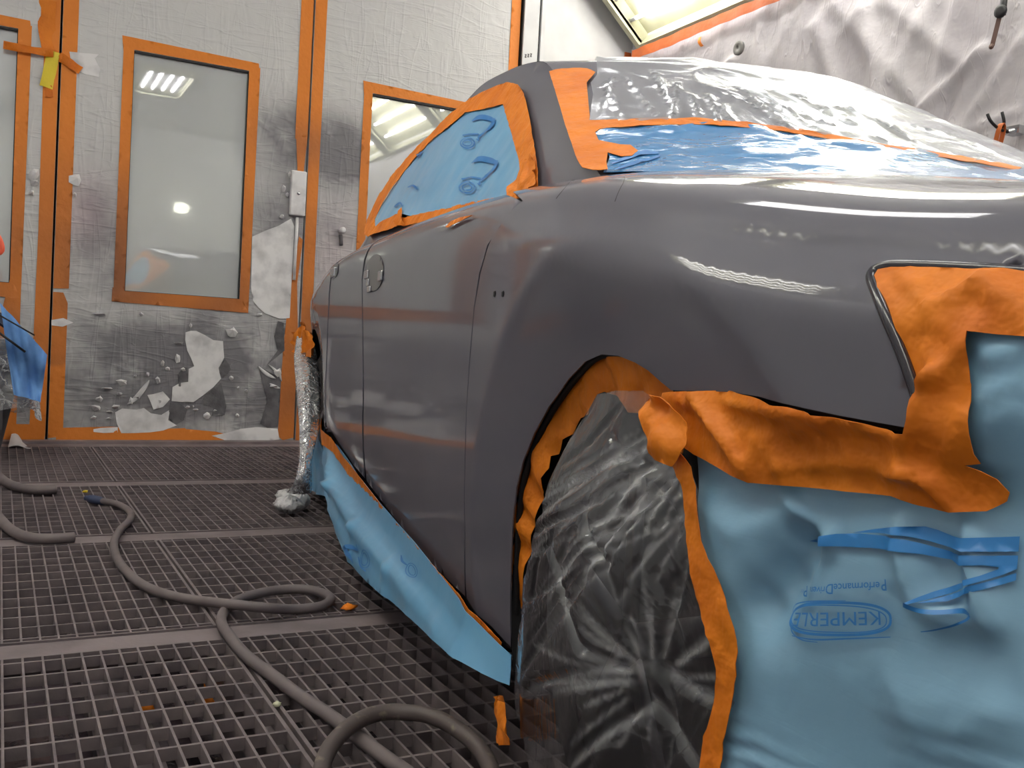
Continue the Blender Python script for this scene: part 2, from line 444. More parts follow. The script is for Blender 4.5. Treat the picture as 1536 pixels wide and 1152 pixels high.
_nt.links.new(_m2.outputs[0], _o.inputs['Surface']); GLASS = g

def add_creases(m, sc, strength, dist, scale=(1,1,1), rot=(0,0,0), width=.03):
    nt = m.node_tree; L = nt.links.new; b = nt.nodes['Principled BSDF']; N = nt.nodes.new
    tc = N('ShaderNodeTexCoord'); mp = N('ShaderNodeMapping'); mp.inputs['Scale'].default_value = scale; mp.inputs['Rotation'].default_value = rot; L(tc.outputs['Object'], mp.inputs['Vector'])
    n = N('ShaderNodeTexNoise'); n.inputs['Scale'].default_value = sc; n.inputs['Detail'].default_value = 2; n.inputs['Distortion'].default_value = 1.0; L(mp.outputs[0], n.inputs['Vector'])
    s1 = N('ShaderNodeMath'); s1.operation = 'SUBTRACT'; s1.inputs[1].default_value = .5; L(n.outputs['Fac'], s1.inputs[0]); s2 = N('ShaderNodeMath'); s2.operation = 'ABSOLUTE'; L(s1.outputs[0], s2.inputs[0])
    s3 = N('ShaderNodeMapRange'); s3.interpolation_type = 'SMOOTHSTEP'; s3.inputs['From Min'].default_value = 0; s3.inputs['From Max'].default_value = width; s3.inputs['To Min'].default_value = 1; s3.inputs['To Max'].default_value = 0; L(s2.outputs[0], s3.inputs['Value'])
    bp = N('ShaderNodeBump'); bp.inputs['Strength'].default_value = strength; bp.inputs['Distance'].default_value = dist; L(s3.outputs[0], bp.inputs['Height'])
    old = b.inputs['Normal'].links
    if old: L(old[0].from_socket, bp.inputs['Normal'])
    L(bp.outputs[0], b.inputs['Normal'])
add_creases(FILM, 1.3, .22, .010, (1,1,7), (0,.35,0), .05); add_creases(FILM, 1.2, .2, .008, (7,1,1), (0,-.25,0), .05); add_creases(FILM, 2.2, .2, .006, (1.2,1,7), (0,.9,0), .035)
add_creases(DRAPE, 1.4, .25, .010, (1,6,1), (.5,0,0), .025); add_creases(DRAPE, 2.0, .2, .006, (1,5,1), (-.35,0,0), .03)
add_creases(BLUEP, 120, .10, .0005, (.15,.15,1), (0,0,0), .3)

# ---------------------------------------------------------------- the booth
def wallbox(name, a, b, m):
    mb = MB(); mb.box(a, b); return tag(mb.build(name, m, smooth=False), kind='structure')
wallbox('wall_back', (XL-.1, D+.04, -.6), (XR+.1, D+.10, ZC), WHITE) if False else None
# the wall behind: solid panel beside the doors, lintel above them
X3 = on_y(782, 0).x
mb = MB(); mb.box((X3+.13, D+.01, 0), (XR+.1, D+.12, ZC)); mb.box((XL-.1, D-.01, 3.42), (X3+.13, D+.12, ZC))
tag(mb.build('wall_back', WHITE, smooth=False), kind='structure')
wallbox('wall_right', (XR, YB, -.6), (XR+.1, D+.12, ZC), WHITE)
wallbox('wall_left', (XL-.1, YB, -.6), (XL, D+.12, ZC), WHITE)
wallbox('wall_front', (XL-.1, YB-.1, -.6), (XR+.1, YB, ZC), WHITE)
wallbox('ceiling', (XL-.1, YB-.1, ZC), (XR+.1, D+.12, ZC+.1), WHITE)
wallbox('wall_workshop', (XL-.5, D+1.6, -.6), (XR+.5, D+1.7, ZC+.5), mat('workshop_grey', lin(205,205,207), rough=.8))

c = on_y(272, 312, D + 1.56); _l = MB(); _l.lathe(c, (0,0,1), [(-.04,.02),(-.03,.05),(0,.06),(.03,.05),(.04,.02)], 16)
tag(_l.build('workshop_lamp', emitter('warm_lamp', (1,.95,.75,1), 9)), 'small warm lamp glowing behind the middle door window', 'lamp')
_l = MB(); _l.tube([(XL, D+.9, 3.6), (XR, D+.9, 3.6)], .02, 8); tag(_l.build('added_workshop_light', TUBEM), 'long tube light added beyond the doors to brighten the workshop wall, out of view', 'lamp')  # tube added out of view to brighten the wall behind the door glass
wallbox('ceiling_workshop', (XL-.5, D+.12, ZC+.4), (XR+.5, D+1.7, ZC+.5), WHITE)
wallbox('wall_workshop_left', (XL-.6, D+.12, -.6), (XL-.5, D+1.7, ZC+.5), WHITE); wallbox('wall_workshop_right', (XR+.5, D+.12, -.6), (XR+.6, D+1.7, ZC+.5), WHITE)
# floor: steel bearers, rim, pit
ROWS = [(-.98,.07),(.17,1.06),(1.16,2.165),(2.27,3.26),(3.38,4.42),(4.55,5.86)]
COLS = [(-.53,.47),(.475,1.475),(1.48,2.48),(2.485,3.485)]
BX0, BX1 = -.56, 3.52
mb = MB(); fm = []
def fb(a, b, k):
    mb.box(a, b); fm.extend([k]*6)
for i, (a, b) in enumerate(ROWS):
    y1 = ROWS[i+1][0] if i + 1 < len(ROWS) else D + .12
    fb((BX0, b+.006, -.05), (BX1, y1-.006, -.004), 0)
fb((XL-.1, YB-.1, -.1), (XR+.1, ROWS[0][0]-.006, -.004), 0)
fb((XL-.1, ROWS[0][0], -.1), (BX0, D+.12, -.004), 0); fb((BX1, ROWS[0][0], -.1), (XR+.1, D+.12, -.004), 0)
fb((BX0-.3, YB, -.34), (BX1+.3, D+.1, -.26), 1)
for i, (a, b) in enumerate(ROWS):                       # channels under the gratings
    for x in (-.02, .47, .98, 1.48, 1.98, 2.48): fb((x-.03, a-.02, -.16), (x+.03, b+.02, -.034), 2)
for x in (.2, .62): fb((x, 0, -.22), (x+.12, D, -.18), 2)
tag(mb.build('floor', None, smooth=False, mats=[STEELF, PIT, PITD], fm=fm), kind='structure')

U_ = 0.0365; VP = 0.08545
def grating(x0, x1, y0, y1):
    mb = MB(); t = .0022; n = round((x1 - x0 - .01) / U_); st = (x1 - x0 - .01) / n
    for k in range(n + 1):
        x = x0 + .005 + k*st; tt = t*1.6 if k in (0, n) else t
        mb.box((x-tt, y0, -.030), (x+tt, y1, 0))
    ny = max(1, round((y1 - y0 - .04) / VP)); sy = VP
    off = ((y1 - y0) - ny * VP) / 2
    for k in range(ny + 1):
        y = y0 + off + k*sy
        if y > y1: break
        mb.box((x0+.005, y-.0034, -.022), (x1-.005, y+.0034, -.0004))
    for y in (y0+.002, y1-.002): mb.box((x0+.003, y-.0025, -.03), (x1-.003, y+.0025, -.0002))
    return mb
rn = {5:'row against the doors', 4:'second row from the doors', 3:'row where the long hose loops', 2:'nearest row to the camera'}
GL = {(2,0):'steel floor grating with orange scraps below it, bottom left foreground',
      (2,1):'steel floor grating in the foreground under the arched hose, beside the rear wheel',
      (3,0):'steel floor grating under the middle bend of the long hose, left edge',
      (3,1):'steel floor grating under the closed loop of the long hose',
      (4,0):'steel floor grating under the blue end of the long hose',
      (4,1):'steel floor grating with the gathered foot of the front wheel bag on it',
      (5,0):'far left steel floor grating in the row against the doors, beside the bin',
      (5,1):'far steel floor grating at the foot of the door with torn film',
      (5,2):'far steel floor grating at the foot of the doors, beyond the front wheel'}
hid = MB()
for i, (a, b) in enumerate(ROWS):
    for j, (c, d) in enumerate(COLS):
        g_ = grating(c, d, a, b)
        if (i, j) in GL: tag(g_.build('floor_grating', STEEL, smooth=False), GL[(i, j)], 'floor grating', 'steel floor gratings')
        else: hid.add(g_.v, g_.f)
tag(hid.build('floor_under_car', STEEL, smooth=False), kind='structure')

# scraps on and under the gratings
def scrap(name, c, r, m, label, cat, flat=.5, seed=1, group=None, n=9):
    rng = random.Random(seed); mb = MB(); c = Vector(c)
    rings = []
    for j in range(6):
        ph = math.pi * (j + .5) / 6
        rings.append([c + Vector((math.sin(ph)*math.cos(k*2*math.pi/n)*r*rng.uniform(.5,1.3), math.sin(ph)*math.sin(k*2*math.pi/n)*r*rng.uniform(.5,1.3), (1-math.cos(ph))*r*flat*rng.uniform(.8,1.2))) for k in range(n)])
    mb.rings(rings); return tag(mb.build(name, m), label, cat, group)
P = on_z(222, 1058, -.10); scrap('tape_ball', (P.x, P.y, -.12), .018, TAPE, 'small crumpled orange tape ball lying under the foreground grating', 'tape scrap', 1, 3)
P = on_z(312, 1052, -.12); scrap('tape_ball', (P.x, P.y, -.14), .02, TAPE, 'dark orange tape scrap under the foreground grating, right of the tape ball', 'tape scrap', 1.6, 4)
P = on_z(523, 914, 0); scrap('tape_shred', (P.x, P.y, 0), .022, TAPE, 'reddish tape shred on the grating edge right of the hose loop', 'tape scrap', .3, 5)
P = on_z(415, 1060, 0); scrap('masking_crumb', (P.x, P.y, 0), .008, FRAMEW, 'tiny beige crumb on the foreground grating below the hose', 'debris', .6, 6)
P = on_z(128, 739, 0); scrap('masking_crumb', (P.x, P.y, 0), .012, YELLOW, 'small yellowish crumb on the grating above the blue hose end', 'debris', .4, 8)
mb = MB(); pa, pb, pc, pd = on_z(12, 672), on_z(47, 671), on_z(38, 665), on_z(18, 660)
mb.grid(lambda u, v: (pa + (pb-pa)*u) * (1-v) + (pd + (pc-pd)*u) * v + Vector((0, 0, .004 + .05*v*(1-u) + .01*math.sin(u*5))), 8, 4)
tag(mb.build('paper_scrap', WHITE, solid=.002), 'white curled scrap on the floor at the foot of the bin', 'paper scrap')

# hoses
def px_path(pts, z): return catmull([on_z(p[0], p[1], p[2] if len(p) > 2 else z) for p in pts], 7)
mb = MB(); r = .0125
main = [(153.6,751.7),(167,754),(180,758),(194.6,768),(194.6,780),(180,795),(171,815),(176,838),(192.5,860),(217,879),(254,893),(299,901),(352,907,.034),(401,912,.03),(442,914),(475,911),(491.6,904.5),(495,896),(475,887),(446.5,883.6),(410,886),(377,893),(352,903),(336,918),(332,934),(344,954),(369,983),(410,1014),(450.6,1044.6),(491.6,1071),(532.5,1102),(575,1134),(640,1180),(720,1240)]
mb.tube(px_path(main, r+.001), r, 12); hr = mb.build('air_hose', HOSE)
tag(hr, 'long grey air hose snaking and looping over the floor grating, blue end', 'hose')
mb = MB(); A, B = on_z(154, 752, r), on_z(134, 748, r+.004)
ax = (B - A).normalized(); mb.lathe(A - ax*.01, ax, [(0,.011),(.0,.0135),(.02,.0145),(.022,.016),(.06,.017),(.075,.014),(.078,.010),(.09,.010)], 16)
o = mb.build('coupling', mat('blue_coupling', lin(52,62,92), rough=.5), hr); tag(o, 'dark blue plug on the hose end')
mb = MB(); arc = [(480,1165,.014),(487,1137,.02),(501,1113,.03),(524,1090,.04),(553,1074,.045),(583,1068,.045),(611,1069,.045),(639,1072,.045),(667.5,1083,.04),(693.5,1099.5,.03),(714.7,1118,.025),(731,1142,.018),(740,1170,.014),(742,1230,.014)]
HOSE2 = mat('worn_rubber_hose', lin(90,80,78), rough=.55, noise_col=(45, lin(132,122,108), .58, .72), bump=((120,.25,.001),))
mb.tube(px_path(arc, r), .0140, 14); tag(mb.build('air_hose', HOSE2), 'short arch of dark speckled hose standing up in the foreground', 'hose')
for pts, rr_, lab in (([(-16,700),(-8,708),(0,716),(12,725),(32,732),(58,735),(84,734)], .0185, 'thick grey hose end on the second grating row, upper of two at left'),
                      ([(-60,730),(-20,755),(0,778),(14,793),(33,803),(57,808),(85,808),(111,806)], .0165, 'thick grey hose end lying across the floor bearer, lower of two at left')):
    mb = MB(); mb.tube(px_path(pts, rr_), rr_, 14); tag(mb.build('thick_hose', HOSE), lab, 'hose')

# ---------------------------------------------------------------- booth doors
YD = D                                              # face of the door film
def XZ(x, y): P = on_y(x, y, YD); return P.x, P.z
xs1, xs2, xs3 = .2564, 1.6985, 3.1784
WN = {1: (.586, 1.366), 2: (-.66, .098), 3: (2.053, 2.79)}; ZT, ZB = 2.36, .831
LEAF = {2: (XL, xs1), 1: (xs1, xs2), 3: (xs2, xs3)}
def blob(x, z, cx, cz, rx, rz): return math.exp(-(((x-cx)/rx)**2 + ((z-cz)/rz)**2))
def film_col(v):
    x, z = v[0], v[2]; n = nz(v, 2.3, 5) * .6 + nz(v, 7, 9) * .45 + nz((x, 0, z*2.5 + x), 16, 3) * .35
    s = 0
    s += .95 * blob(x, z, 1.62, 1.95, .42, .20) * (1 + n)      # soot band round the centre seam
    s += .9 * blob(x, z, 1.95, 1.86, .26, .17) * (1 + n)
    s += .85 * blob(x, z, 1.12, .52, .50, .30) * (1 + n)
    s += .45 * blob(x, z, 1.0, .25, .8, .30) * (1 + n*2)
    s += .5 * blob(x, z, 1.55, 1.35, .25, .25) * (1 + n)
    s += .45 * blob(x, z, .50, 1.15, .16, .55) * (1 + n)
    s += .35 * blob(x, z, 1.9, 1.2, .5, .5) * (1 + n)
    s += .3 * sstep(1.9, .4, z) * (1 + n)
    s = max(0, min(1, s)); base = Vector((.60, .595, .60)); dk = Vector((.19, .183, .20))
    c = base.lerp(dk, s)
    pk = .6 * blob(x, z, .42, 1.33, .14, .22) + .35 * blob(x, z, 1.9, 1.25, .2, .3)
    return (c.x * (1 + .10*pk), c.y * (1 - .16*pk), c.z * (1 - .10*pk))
def tape_col(v):
    x, z = v[0], v[2]
    s = .62 * sstep(1.95, .9, z) * (.75 + .6*nz(v, 3, 2)) + .5 * blob(x, z, 1.7, 1.9, .4, .16) + .3*blob(x, z, .62, 1.1, .35, .5)
    if z < .45 and x < 1.4: s *= .35
    s = max(0, min(.85, s)); a = Vector(lin(226,130,36)[:3]); b = Vector(lin(118,74,52)[:3]); c = a.lerp(b, s); return tuple(c)
SW = WallY(YD)
def leaf(n, seam_gap=.006):
    x0, x1 = LEAF[n]; wx0, wx1 = WN[n]
    inx0, inx1, inz0, inz1 = wx0 + .055, wx1 - .055, ZB + .06, ZT - .06
    surf = WallY(YD)
    dr = root('door_%d' % n, ((x0+x1)/2, YD+.03, 0), None, None); dr['kind'] = 'structure'
    mb = MB(); a, b = x0 + seam_gap, x1 - seam_gap
    for (p, q, r_, s_) in ((a, .012, inx0, 3.41), (inx1, .012, b, 3.41), (inx0, .012, inx1, inz0), (inx0, inz1, inx1, 3.41)):
        mb.box((p, YD+.004, q), (r_, YD+.05, s_))
    mb.build('door_panel', WHITE, dr, smooth=False)
    def dsp(P, u, v):
        w_ = .0018 * ridged((P.x*1.0, 0, P.z*.4), 4.5, 3) + .0012 * ridged((P.x + P.z*.6, 0, P.z*.9 - P.x*.3), 7, 11)
        return w_
    hole = [('p', inx0, inz0), ('p', inx1, inz0), ('p', inx1, inz1), ('p', inx0, inz1)]
    patch('film', surf, [('p', a, .012), ('p', b, .012), ('p', b, 3.41), ('p', a, 3.41)], FILM, dr, step=.024, off=.001, disp=dsp, holes=[hole], col=film_col, solid=.001)
    mb = MB(); mb.box((inx0-.01, YD+.025, inz0-.01), (inx1+.01, YD+.031, inz1+.01)); mb.build('window_glass', GLASS, dr, smooth=False)
    mb = MB(); t = .006
    for (p, q, r_, s_) in ((inx0, inz0, inx0+t, inz1), (inx1-t, inz0, inx1, inz1), (inx0, inz0, inx1, inz0+t), (inx0, inz1-t*1.6, inx1, inz1)):
        mb.box((p, YD+.002, q), (r_, YD+.05, s_))
    mb.build('window_frame', BLACK, dr, smooth=False)
    def strip(pts, nm='masking_tape', st=.03, off=.0062):
        def jig(P, u, v): return .0018 * nz(P, 30, 4) + .0012 * ridged(P, 14, 6)
        return patch(nm, surf, [('p',) + tuple(p) for p in pts], TAPEW, dr, step=st, off=off, disp=jig, col=tape_col, solid=.0006)
    strip([(wx0-.01, ZT+.012), (wx1, ZT-.004), (wx1+.008, ZT-.06), (inx1+.004, inz1+.002), (inx0, inz1+.002), (wx0, ZT-.08)])
    strip([(wx0, ZT-.03), (inx0+.003, ZT-.05), (inx0+.002, inz0-.02), (wx0-.004, ZB)], off=.0072)
    strip([(inx1-.002, ZT-.055), (wx1+.01, ZT-.03), (wx1+.002, ZB-.02), (inx1, inz0-.01)], off=.0072)
    strip([(wx0-.012, ZB-.003), (wx1, ZB-.02), (inx1+.02, inz0+.003), (inx0, inz0+.003), (wx0-.01, inz0+.02)], off=.0082)
    return dr, strip
d2, st2 = leaf(2); d1, st1 = leaf(1); d3, st3 = leaf(3)
# edge tapes
st1([(xs1+.007, .02), (xs1+.085, .03), (xs1+.085, .80), (xs1+.06, .86), (xs1+.007, .86)]); st1([(xs1+.007, .88), (xs1+.088, .885), (xs1+.085, 3.4), (xs1+.007, 3.4)])
st1([(xs1+.05, .012), (1.02, .012), (1.02, .085), (.8,.075), (.6,.09), (xs1+.05, .08)], off=.0075)
st1([(.98, .012), (1.55, .012), (1.35, .03), (1.2,.065), (1.02, .08)], off=.007)
st1([(xs2-.085, 1.93), (xs2-.006, 1.95), (xs2-.006, 3.4), (xs2-.085, 3.4)])
st1([(xs2-.05, 1.60), (xs2-.03, 1.6), (xs2-.007, 1.95), (xs2-.08, 1.95)], off=.0075)
st1([(xs2-.075, .012), (xs2-.007, .03), (xs2-.01, .7), (xs2-.03, 1.02), (xs2-.005, 1.3), (xs2-.03, 1.32), (xs2-.075,1.0), (xs2-.10, .6), (xs2-.11, .04)])
st3([(xs2+.007, .012), (xs2+.08, .012), (xs2+.078, 1.7), (xs2+.085, 3.4), (xs2+.007, 3.4)])
st3([(xs3-.075, .012), (xs3-.005, .012), (xs3-.005, 3.4), (xs3-.08, 3.4)])
st2([(xs1-.09, .03), (xs1-.007, .03), (xs1-.007, 3.4), (xs1-.16, 3.4), (xs1-.14, 2.7), (xs1-.085, 2.45), (xs1-.08, 1.2)])
st2([(XL+.1, .012), (xs1-.01, .012), (xs1-.01, .10), (XL+.1, .10)], off=.0075)
st2([(-.02, .05), (.10, .05), (.10, .95), (.05, .95), (-.02, .6)], off=.008)

# torn places in the film of the middle door
def px8(L): return [(140 + x/3.84, 380 + y/3.84) for x, y in L]
TORN = [
 [(378,355),(398,346),(417,339),(436,328),(441,340),(438,400),(434,477),(420,478.5),(397,470),(386,460),(379,451),(376,431)],
 px8([(530,455),(560,446),(590,446),(615,458),(640,470),(690,500),(745,505),(748,550),(752,600),(720,660),(728,700),(735,720),(690,770),(640,810),(575,857),(510,856),(450,850),(455,770),(500,745),(545,740),(547,700),(548,665),(580,650),(560,600),(540,560),(528,500)]),
 px8([(125,915),(165,893),(250,900),(290,890),(330,920),(390,930),(440,900),(430,960),(480,990),(400,1020),(330,1030),(240,1034),(160,1035),(135,980)]),
 px8([(310,815),(345,810),(400,795),(440,840),(400,885),(345,900),(330,860)]),
 px8([(680,1050),(760,1035),(850,1010),(940,1000),(1060,1010),(1070,1070),(980,1085),(800,1090)]),
 px8([(140,1000),(40,1005),(0,1012),(0,1028),(60,1034),(140,1030)]),
]
for t_ in TORN: patch('torn_patch', SW, t_, WHITED, d1, step=.025, off=.009, disp=lambda P, u, v: .0012*nz(P, 14, 2), solid=.001)
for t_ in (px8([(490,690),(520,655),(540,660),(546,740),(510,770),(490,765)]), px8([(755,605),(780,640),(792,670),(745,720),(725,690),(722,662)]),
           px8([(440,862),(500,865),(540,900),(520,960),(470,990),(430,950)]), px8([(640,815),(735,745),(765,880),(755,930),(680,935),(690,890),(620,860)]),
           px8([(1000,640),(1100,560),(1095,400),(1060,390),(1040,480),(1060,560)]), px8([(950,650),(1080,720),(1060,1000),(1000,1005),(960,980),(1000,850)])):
    patch('dark_flap', SW, t_, FLAPD, d1, step=.02, off=.007, disp=lambda P, u, v: .004*abs(nz(P, 9, 3)) + .003*ridged(P, 14, 1), solid=.001)  # darker film flaps around the torn places
FL = [(165,745,34,.6),(88,778,30,.2),(150,808,12,1),(32,838,16,1),(12,890,26,.7),(125,882,28,.25),(372,730,20,.8),(275,350,14,.6),(42,350,40,.15),(655,937,20,.8),(828,935,16,.6),
      (540,885,13,.6),(592,900,18,.3),(795,718,14,.7),(1040,765,30,.25),(795,455,32,.9),(495,518,28,.3),(482,607,18,1.1),(400,632,13,1),(310,700,12,1),(240,705,9,.8),(560,415,10,1),
      (955,355,18,.5),(520,670,14,.9),(430,665,14,1),(385,850,10,1),(95,910,20,.2),(5,945,18,.4),(90,950,12,.4),(880,790,10,1),(835,775,8,1),(215,850,14,1.2),(250,830,16,.7),(1065,690,24,1.2),(575,880,9,.7),(700,905,10,.6)]
for k, (x, y, s_, asp) in enumerate(FL):
    rng = random.Random(k*7+1); mb = MB(); c = on_y(140 + x/3.84, 380 + y/3.84, YD - .008); w_ = s_/3.84 * .0048; h_ = w_ * asp
    n = 7; pts = [c + Vector((math.cos(a_)*w_*rng.uniform(.45,1.2), -.004, math.sin(a_)*h_*rng.uniform(.45,1.3))) for a_ in [i*2*math.pi/n for i in range(n)]]
    top = c + Vector((rng.uniform(-.3,.3)*w_, -.012 - w_*.5, .4*h_)); mb.add(pts + [top, c + Vector((0,.006,0))], [(i, (i+1)%n, n) for i in range(n)] + [((i+1)%n, i, n+1) for i in range(n)])
    mb.build('film_flake', WHITED, d1, smooth=False)
# long curled strips
for pts in ([(205,440+398),(232,398+175+15)],):
    pass
def curl(pts, w_, m, dr, nm='film_flake', off=.012):
    P3 = [on_y(140 + x/3.84, 380 + y/3.84, YD - off) for x, y in pts]; mb = MB()
    C_ = catmull(P3, 5); n = len(C_)
    V = []
    for i, p in enumerate(C_):
        t = (C_[min(i+1, n-1)] - C_[max(i-1, 0)]).normalized(); s_ = Vector((t.z, 0, -t.x)); ww = w_ * math.sin(math.pi * (i + .4) / n)
        V += [p + s_*ww, p + Vector((0, -.008, 0)), p - s_*ww*.6 + Vector((0, .008, 0))]
    mb.add(V, [f for i in range(n-1) for f in ((3*i, 3*i+3, 3*i+4, 3*i+1), (3*i+1, 3*i+4, 3*i+5, 3*i+2))]); mb.build(nm, m, dr, solid=.001)
curl([(195,870),(240,835),(290,775),(322,730)], .018, WHITED, d1); curl([(950,650),(1000,690),(1050,720)], .016, WHITED, d1); curl([(1015,750),(1075,775)], .014, WHITED, d1)
curl([(1010,640),(1070,690),(1085,735)], .012, WHITED, d1)
# flakes at the left stile and on the middle door by the hinge
def flake_px(x, y, s_, dr, seed):
    rng = random.Random(seed); mb = MB(); c = on_y(x, y, YD - .012); w_ = s_*.0042; n = 7
    pts = [c + Vector((math.cos(i*.9)*w_*rng.uniform(.5,1.2), -.002, math.sin(i*.9)*w_*rng.uniform(.6,1.3))) for i in range(n)]
    mb.add(pts + [c + Vector((.2*w_, -.02, .3*w_)), c + Vector((0, .01, 0))], [(i, (i+1)%n, n) for i in range(n)] + [((i+1)%n, i, n+1) for i in range(n)]); mb.build('film_flake', WHITED, dr, smooth=False)
for i, (x, y, s_) in enumerate([(114,270,9),(112,292,3),(435,263,5),(425,283,5),(431,292,3),(423,325,4)]): flake_px(x, y, s_, d1, i+60)
for i, (x, y, s_) in enumerate([(52,262,8),(52,274,6),(48,290,4)]): flake_px(x, y, s_, d2, i+80)
patch('torn_patch', SW, [(104,78),(125,80),(148,82),(142,88),(150,104),(148,116),(128,112),(108,104)], WHITED, d1, step=.02, off=.008, solid=.001)
patch('torn_patch', SW, [(77,480),(95,477),(110,484),(94,490),(77,488)], WHITED, d1, step=.02, off=.009, solid=.001)
# latch box, rods, knobs
mb = MB(); A = on_y(437, 255, YD - .03); B = on_y(458, 325, YD - .03); mb.box((A.x, YD-.045, B.z), (B.x-.004, YD-.006, A.z))
lb = mb.build('latch_box', WHITED, d1, smooth=False, bevel=.008); mb = MB(); c = on_y(448, 290, YD-.045); mb.lathe(c, (0,-1,0), [(0,.011),(.006,.011),(.008,.006)], 12); mb.build('screw', METAL, lb)
mb = MB(); mb.tube([on_y(446, 326, YD-.02), on_y(441, 420, YD-.02)], .010, 8); mb.build('latch_rod', WHITED, d1)
for (x, y, r_) in ((511, 346, .020), (497, 420, .032)):
    mb = MB(); c = on_y(x, y, YD-.004); mb.lathe(c, (0,-1,0), [(0,r_*.8),(.02,r_*.8),(.03,r_),(.05,r_),(.06,r_*.7)], 16); mb.build('door_knob', WHITED, d3)
mb = MB(); A = on_y(511, 352, YD-.02); mb.tube([A, A+Vector((.004,-.01,-.07))], .012, 8); mb.build('door_knob', GREYP, d3)
# tape bits hanging across the left seam
def ribbon(pts, wd, m, nm, parent=None, Y=YD, off=.03, lab=None, cat=None, twist=0):
    C_ = catmull([on_y(p[0], p[1], Y - (p[2] if len(p) > 2 else off)) for p in pts], 5); n = len(C_); V = []
    for i, p in enumerate(C_):
        t = (C_[min(i+1, n-1)] - C_[max(i-1, 0)]).normalized(); s_ = Vector((t.z, twist*math.sin(i*.6), -t.x)).normalized()
        V += [p + s_*wd, p + Vector((0, -.004, 0)), p - s_*wd]
    mb = MB(); mb.add(V, [f for i in range(n-1) for f in ((3*i, 3*i+3, 3*i+4, 3*i+1), (3*i+1, 3*i+4, 3*i+5, 3*i+2))]); o = mb.build(nm, m, parent, solid=.001)
    if lab: tag(o, lab, cat)
    return o
ribbon([(5,67),(30,72),(60,77),(80,80)], .022, TAPE, 'masking_tape', d2, twist=.4)
ribbon([(88,84),(105,95),(121,106)], .026, TAPE, 'masking_tape', d1, twist=.4, off=.02)
ribbon([(80,77),(76,100),(69,131)], .034, YELLOW, 'yellow_tape', d2, off=.016, twist=.3)
ribbon([(72,128),(74,146)], .02, TAPE, 'masking_tape', d2, off=.012)
ribbon([(72,0),(70,40),(76,78)], .045, TAPE, 'masking_tape', d2, off=.010, twist=.3)
for k, x_ in enumerate((xs1, xs2, xs3)):                 # dark strips added behind the leaf gaps to block the workshop light
    mb = MB(); mb.box((x_-.014, D+.052, .0), (x_+.014, D+.075, 3.41)); mb.build('trim_%d' % (k+7), DARK, smooth=False)['kind'] = 'structure'
# posts beside the right leaf
mb = MB(); mb.box((xs3+.004, D-.02, 0), (xs3+.012, D+.08, ZC)); mb.build('trim_1', BLACK, smooth=False)['kind'] = 'structure'
xa, xb = on_y(806, 20).x, on_y(814, 20).x
mb = MB(); mb.box((xs3+.012, D-.035, 0), (xa, D+.08, ZC)); o = mb.build('trim_2', WHITE, smooth=False); o['kind'] = 'structure'
mb = MB(); mb.box((xa, D-.01, 0), (xa+.02, D+.08, ZC)); mb.build('trim_3', BLACK, smooth=False)['kind'] = 'structure'
mb = MB(); mb.box((xa+.02, D-.035, 0), (xa+.05, D+.08, ZC)); mb.build('trim_4', WHITE, smooth=False)['kind'] = 'structure'
mb = MB()
for k in range(3):
    c = on_y(788.5 + k*4, 84 - k*.6, D-.036); mb.obox(c, (.005,0,0), (0,.0006,0), (.0015,0,.013))
    mb.obox(c + Vector((.0,0,.010)), (.008,0,0), (0,.0006,0), (0,0,.002)); mb.obox(c + Vector((.0,0,-.009)), (.008,0,0), (0,.0006,0), (0,0,.002))
mb.build('post_marking', GREYP, None, smooth=False); tag(bpy.data.objects['post_marking'], kind='structure'); bpy.data.objects['post_marking'].name = 'trim_5'
# threshold
mb = MB(); mb.box((XL, D-.10, -.004), (xs3, D+.02, .012)); mb.build('trim_6', STEELF, smooth=False)['kind'] = 'structure'
# brown-orange tape in the right back corner
mb = MB(); A = on_y(937, 84); B = on_y(953, 84)
mb.box((A.x, D-.004, 1.6), (XR-.002, D+.004, A.z+.03)); tag(mb.build('corner_tape', TAPEW, smooth=False, col=lambda v: lin(196,96,40)[:3]), 'short orange tape strip up the back corner behind the car roof', 'masking tape')

# ---------------------------------------------------------------- right wall drape and what hangs on it
SX = WallX(XR - .03)
fpts = [SX.hit(*p) for p in ((1104,71),(1500,40),(1505,200))]
SEG = []
def fseg(a, b, h, wd):
    SEG.append((SX.hit(*a), SX.hit(*b), h, wd))
for a, b, h, wd in (((1300,20),(1340,240),.035,.05),((1230,40),(1290,230),.03,.05),((1375,180),(1475,75),.035,.03),((1300,250),(1530,165),.012,.02),((1260,10),(1500,300),.02,.05),
                    ((1100,90),(1060,130),.025,.02),((1104,90),(1085,135),.02,.02),((1470,80),(1400,260),.02,.03),((1440,0),(1380,240),.03,.05),((1180,30),(1175,150),.018,.03),((1140,20),(1150,150),.015,.03),
                    ((1536,60),(1420,220),.02,.03),((1400,0),(1320,150),.02,.06),((1210,0),(1220,180),.015,.04),((1330,0),(1440,90),.02,.05)): fseg(a, b, h, wd)
def drape(u, v):
    y = D - .02 - u * 7.2; z = .02 + v * 2.95; x = 0
    for A, B, h, wd in SEG:
        dx, dz = B[0]-A[0], B[1]-A[1]; k = max(0, min(1, ((y-A[0])*dx + (z-A[1])*dz)/(dx*dx+dz*dz))); e = math.hypot(y-A[0]-dx*k, z-A[1]-dz*k)
        if e < wd*3: x += h * math.exp(-(e/wd)**2)
    x += .05 * (.5 + .5*noise.noise(Vector((y*1.1, z*.5, 3)))) + .014 * ridged((y*1.0 + z*.4, z*.25, 0), 2.6, 4) + .012*noise.noise(Vector((y*5, z*2, 8)))
    return (XR - .01 - max(0.002, x), y, z)
mb = MB(); mb.grid(drape, 300, 130)
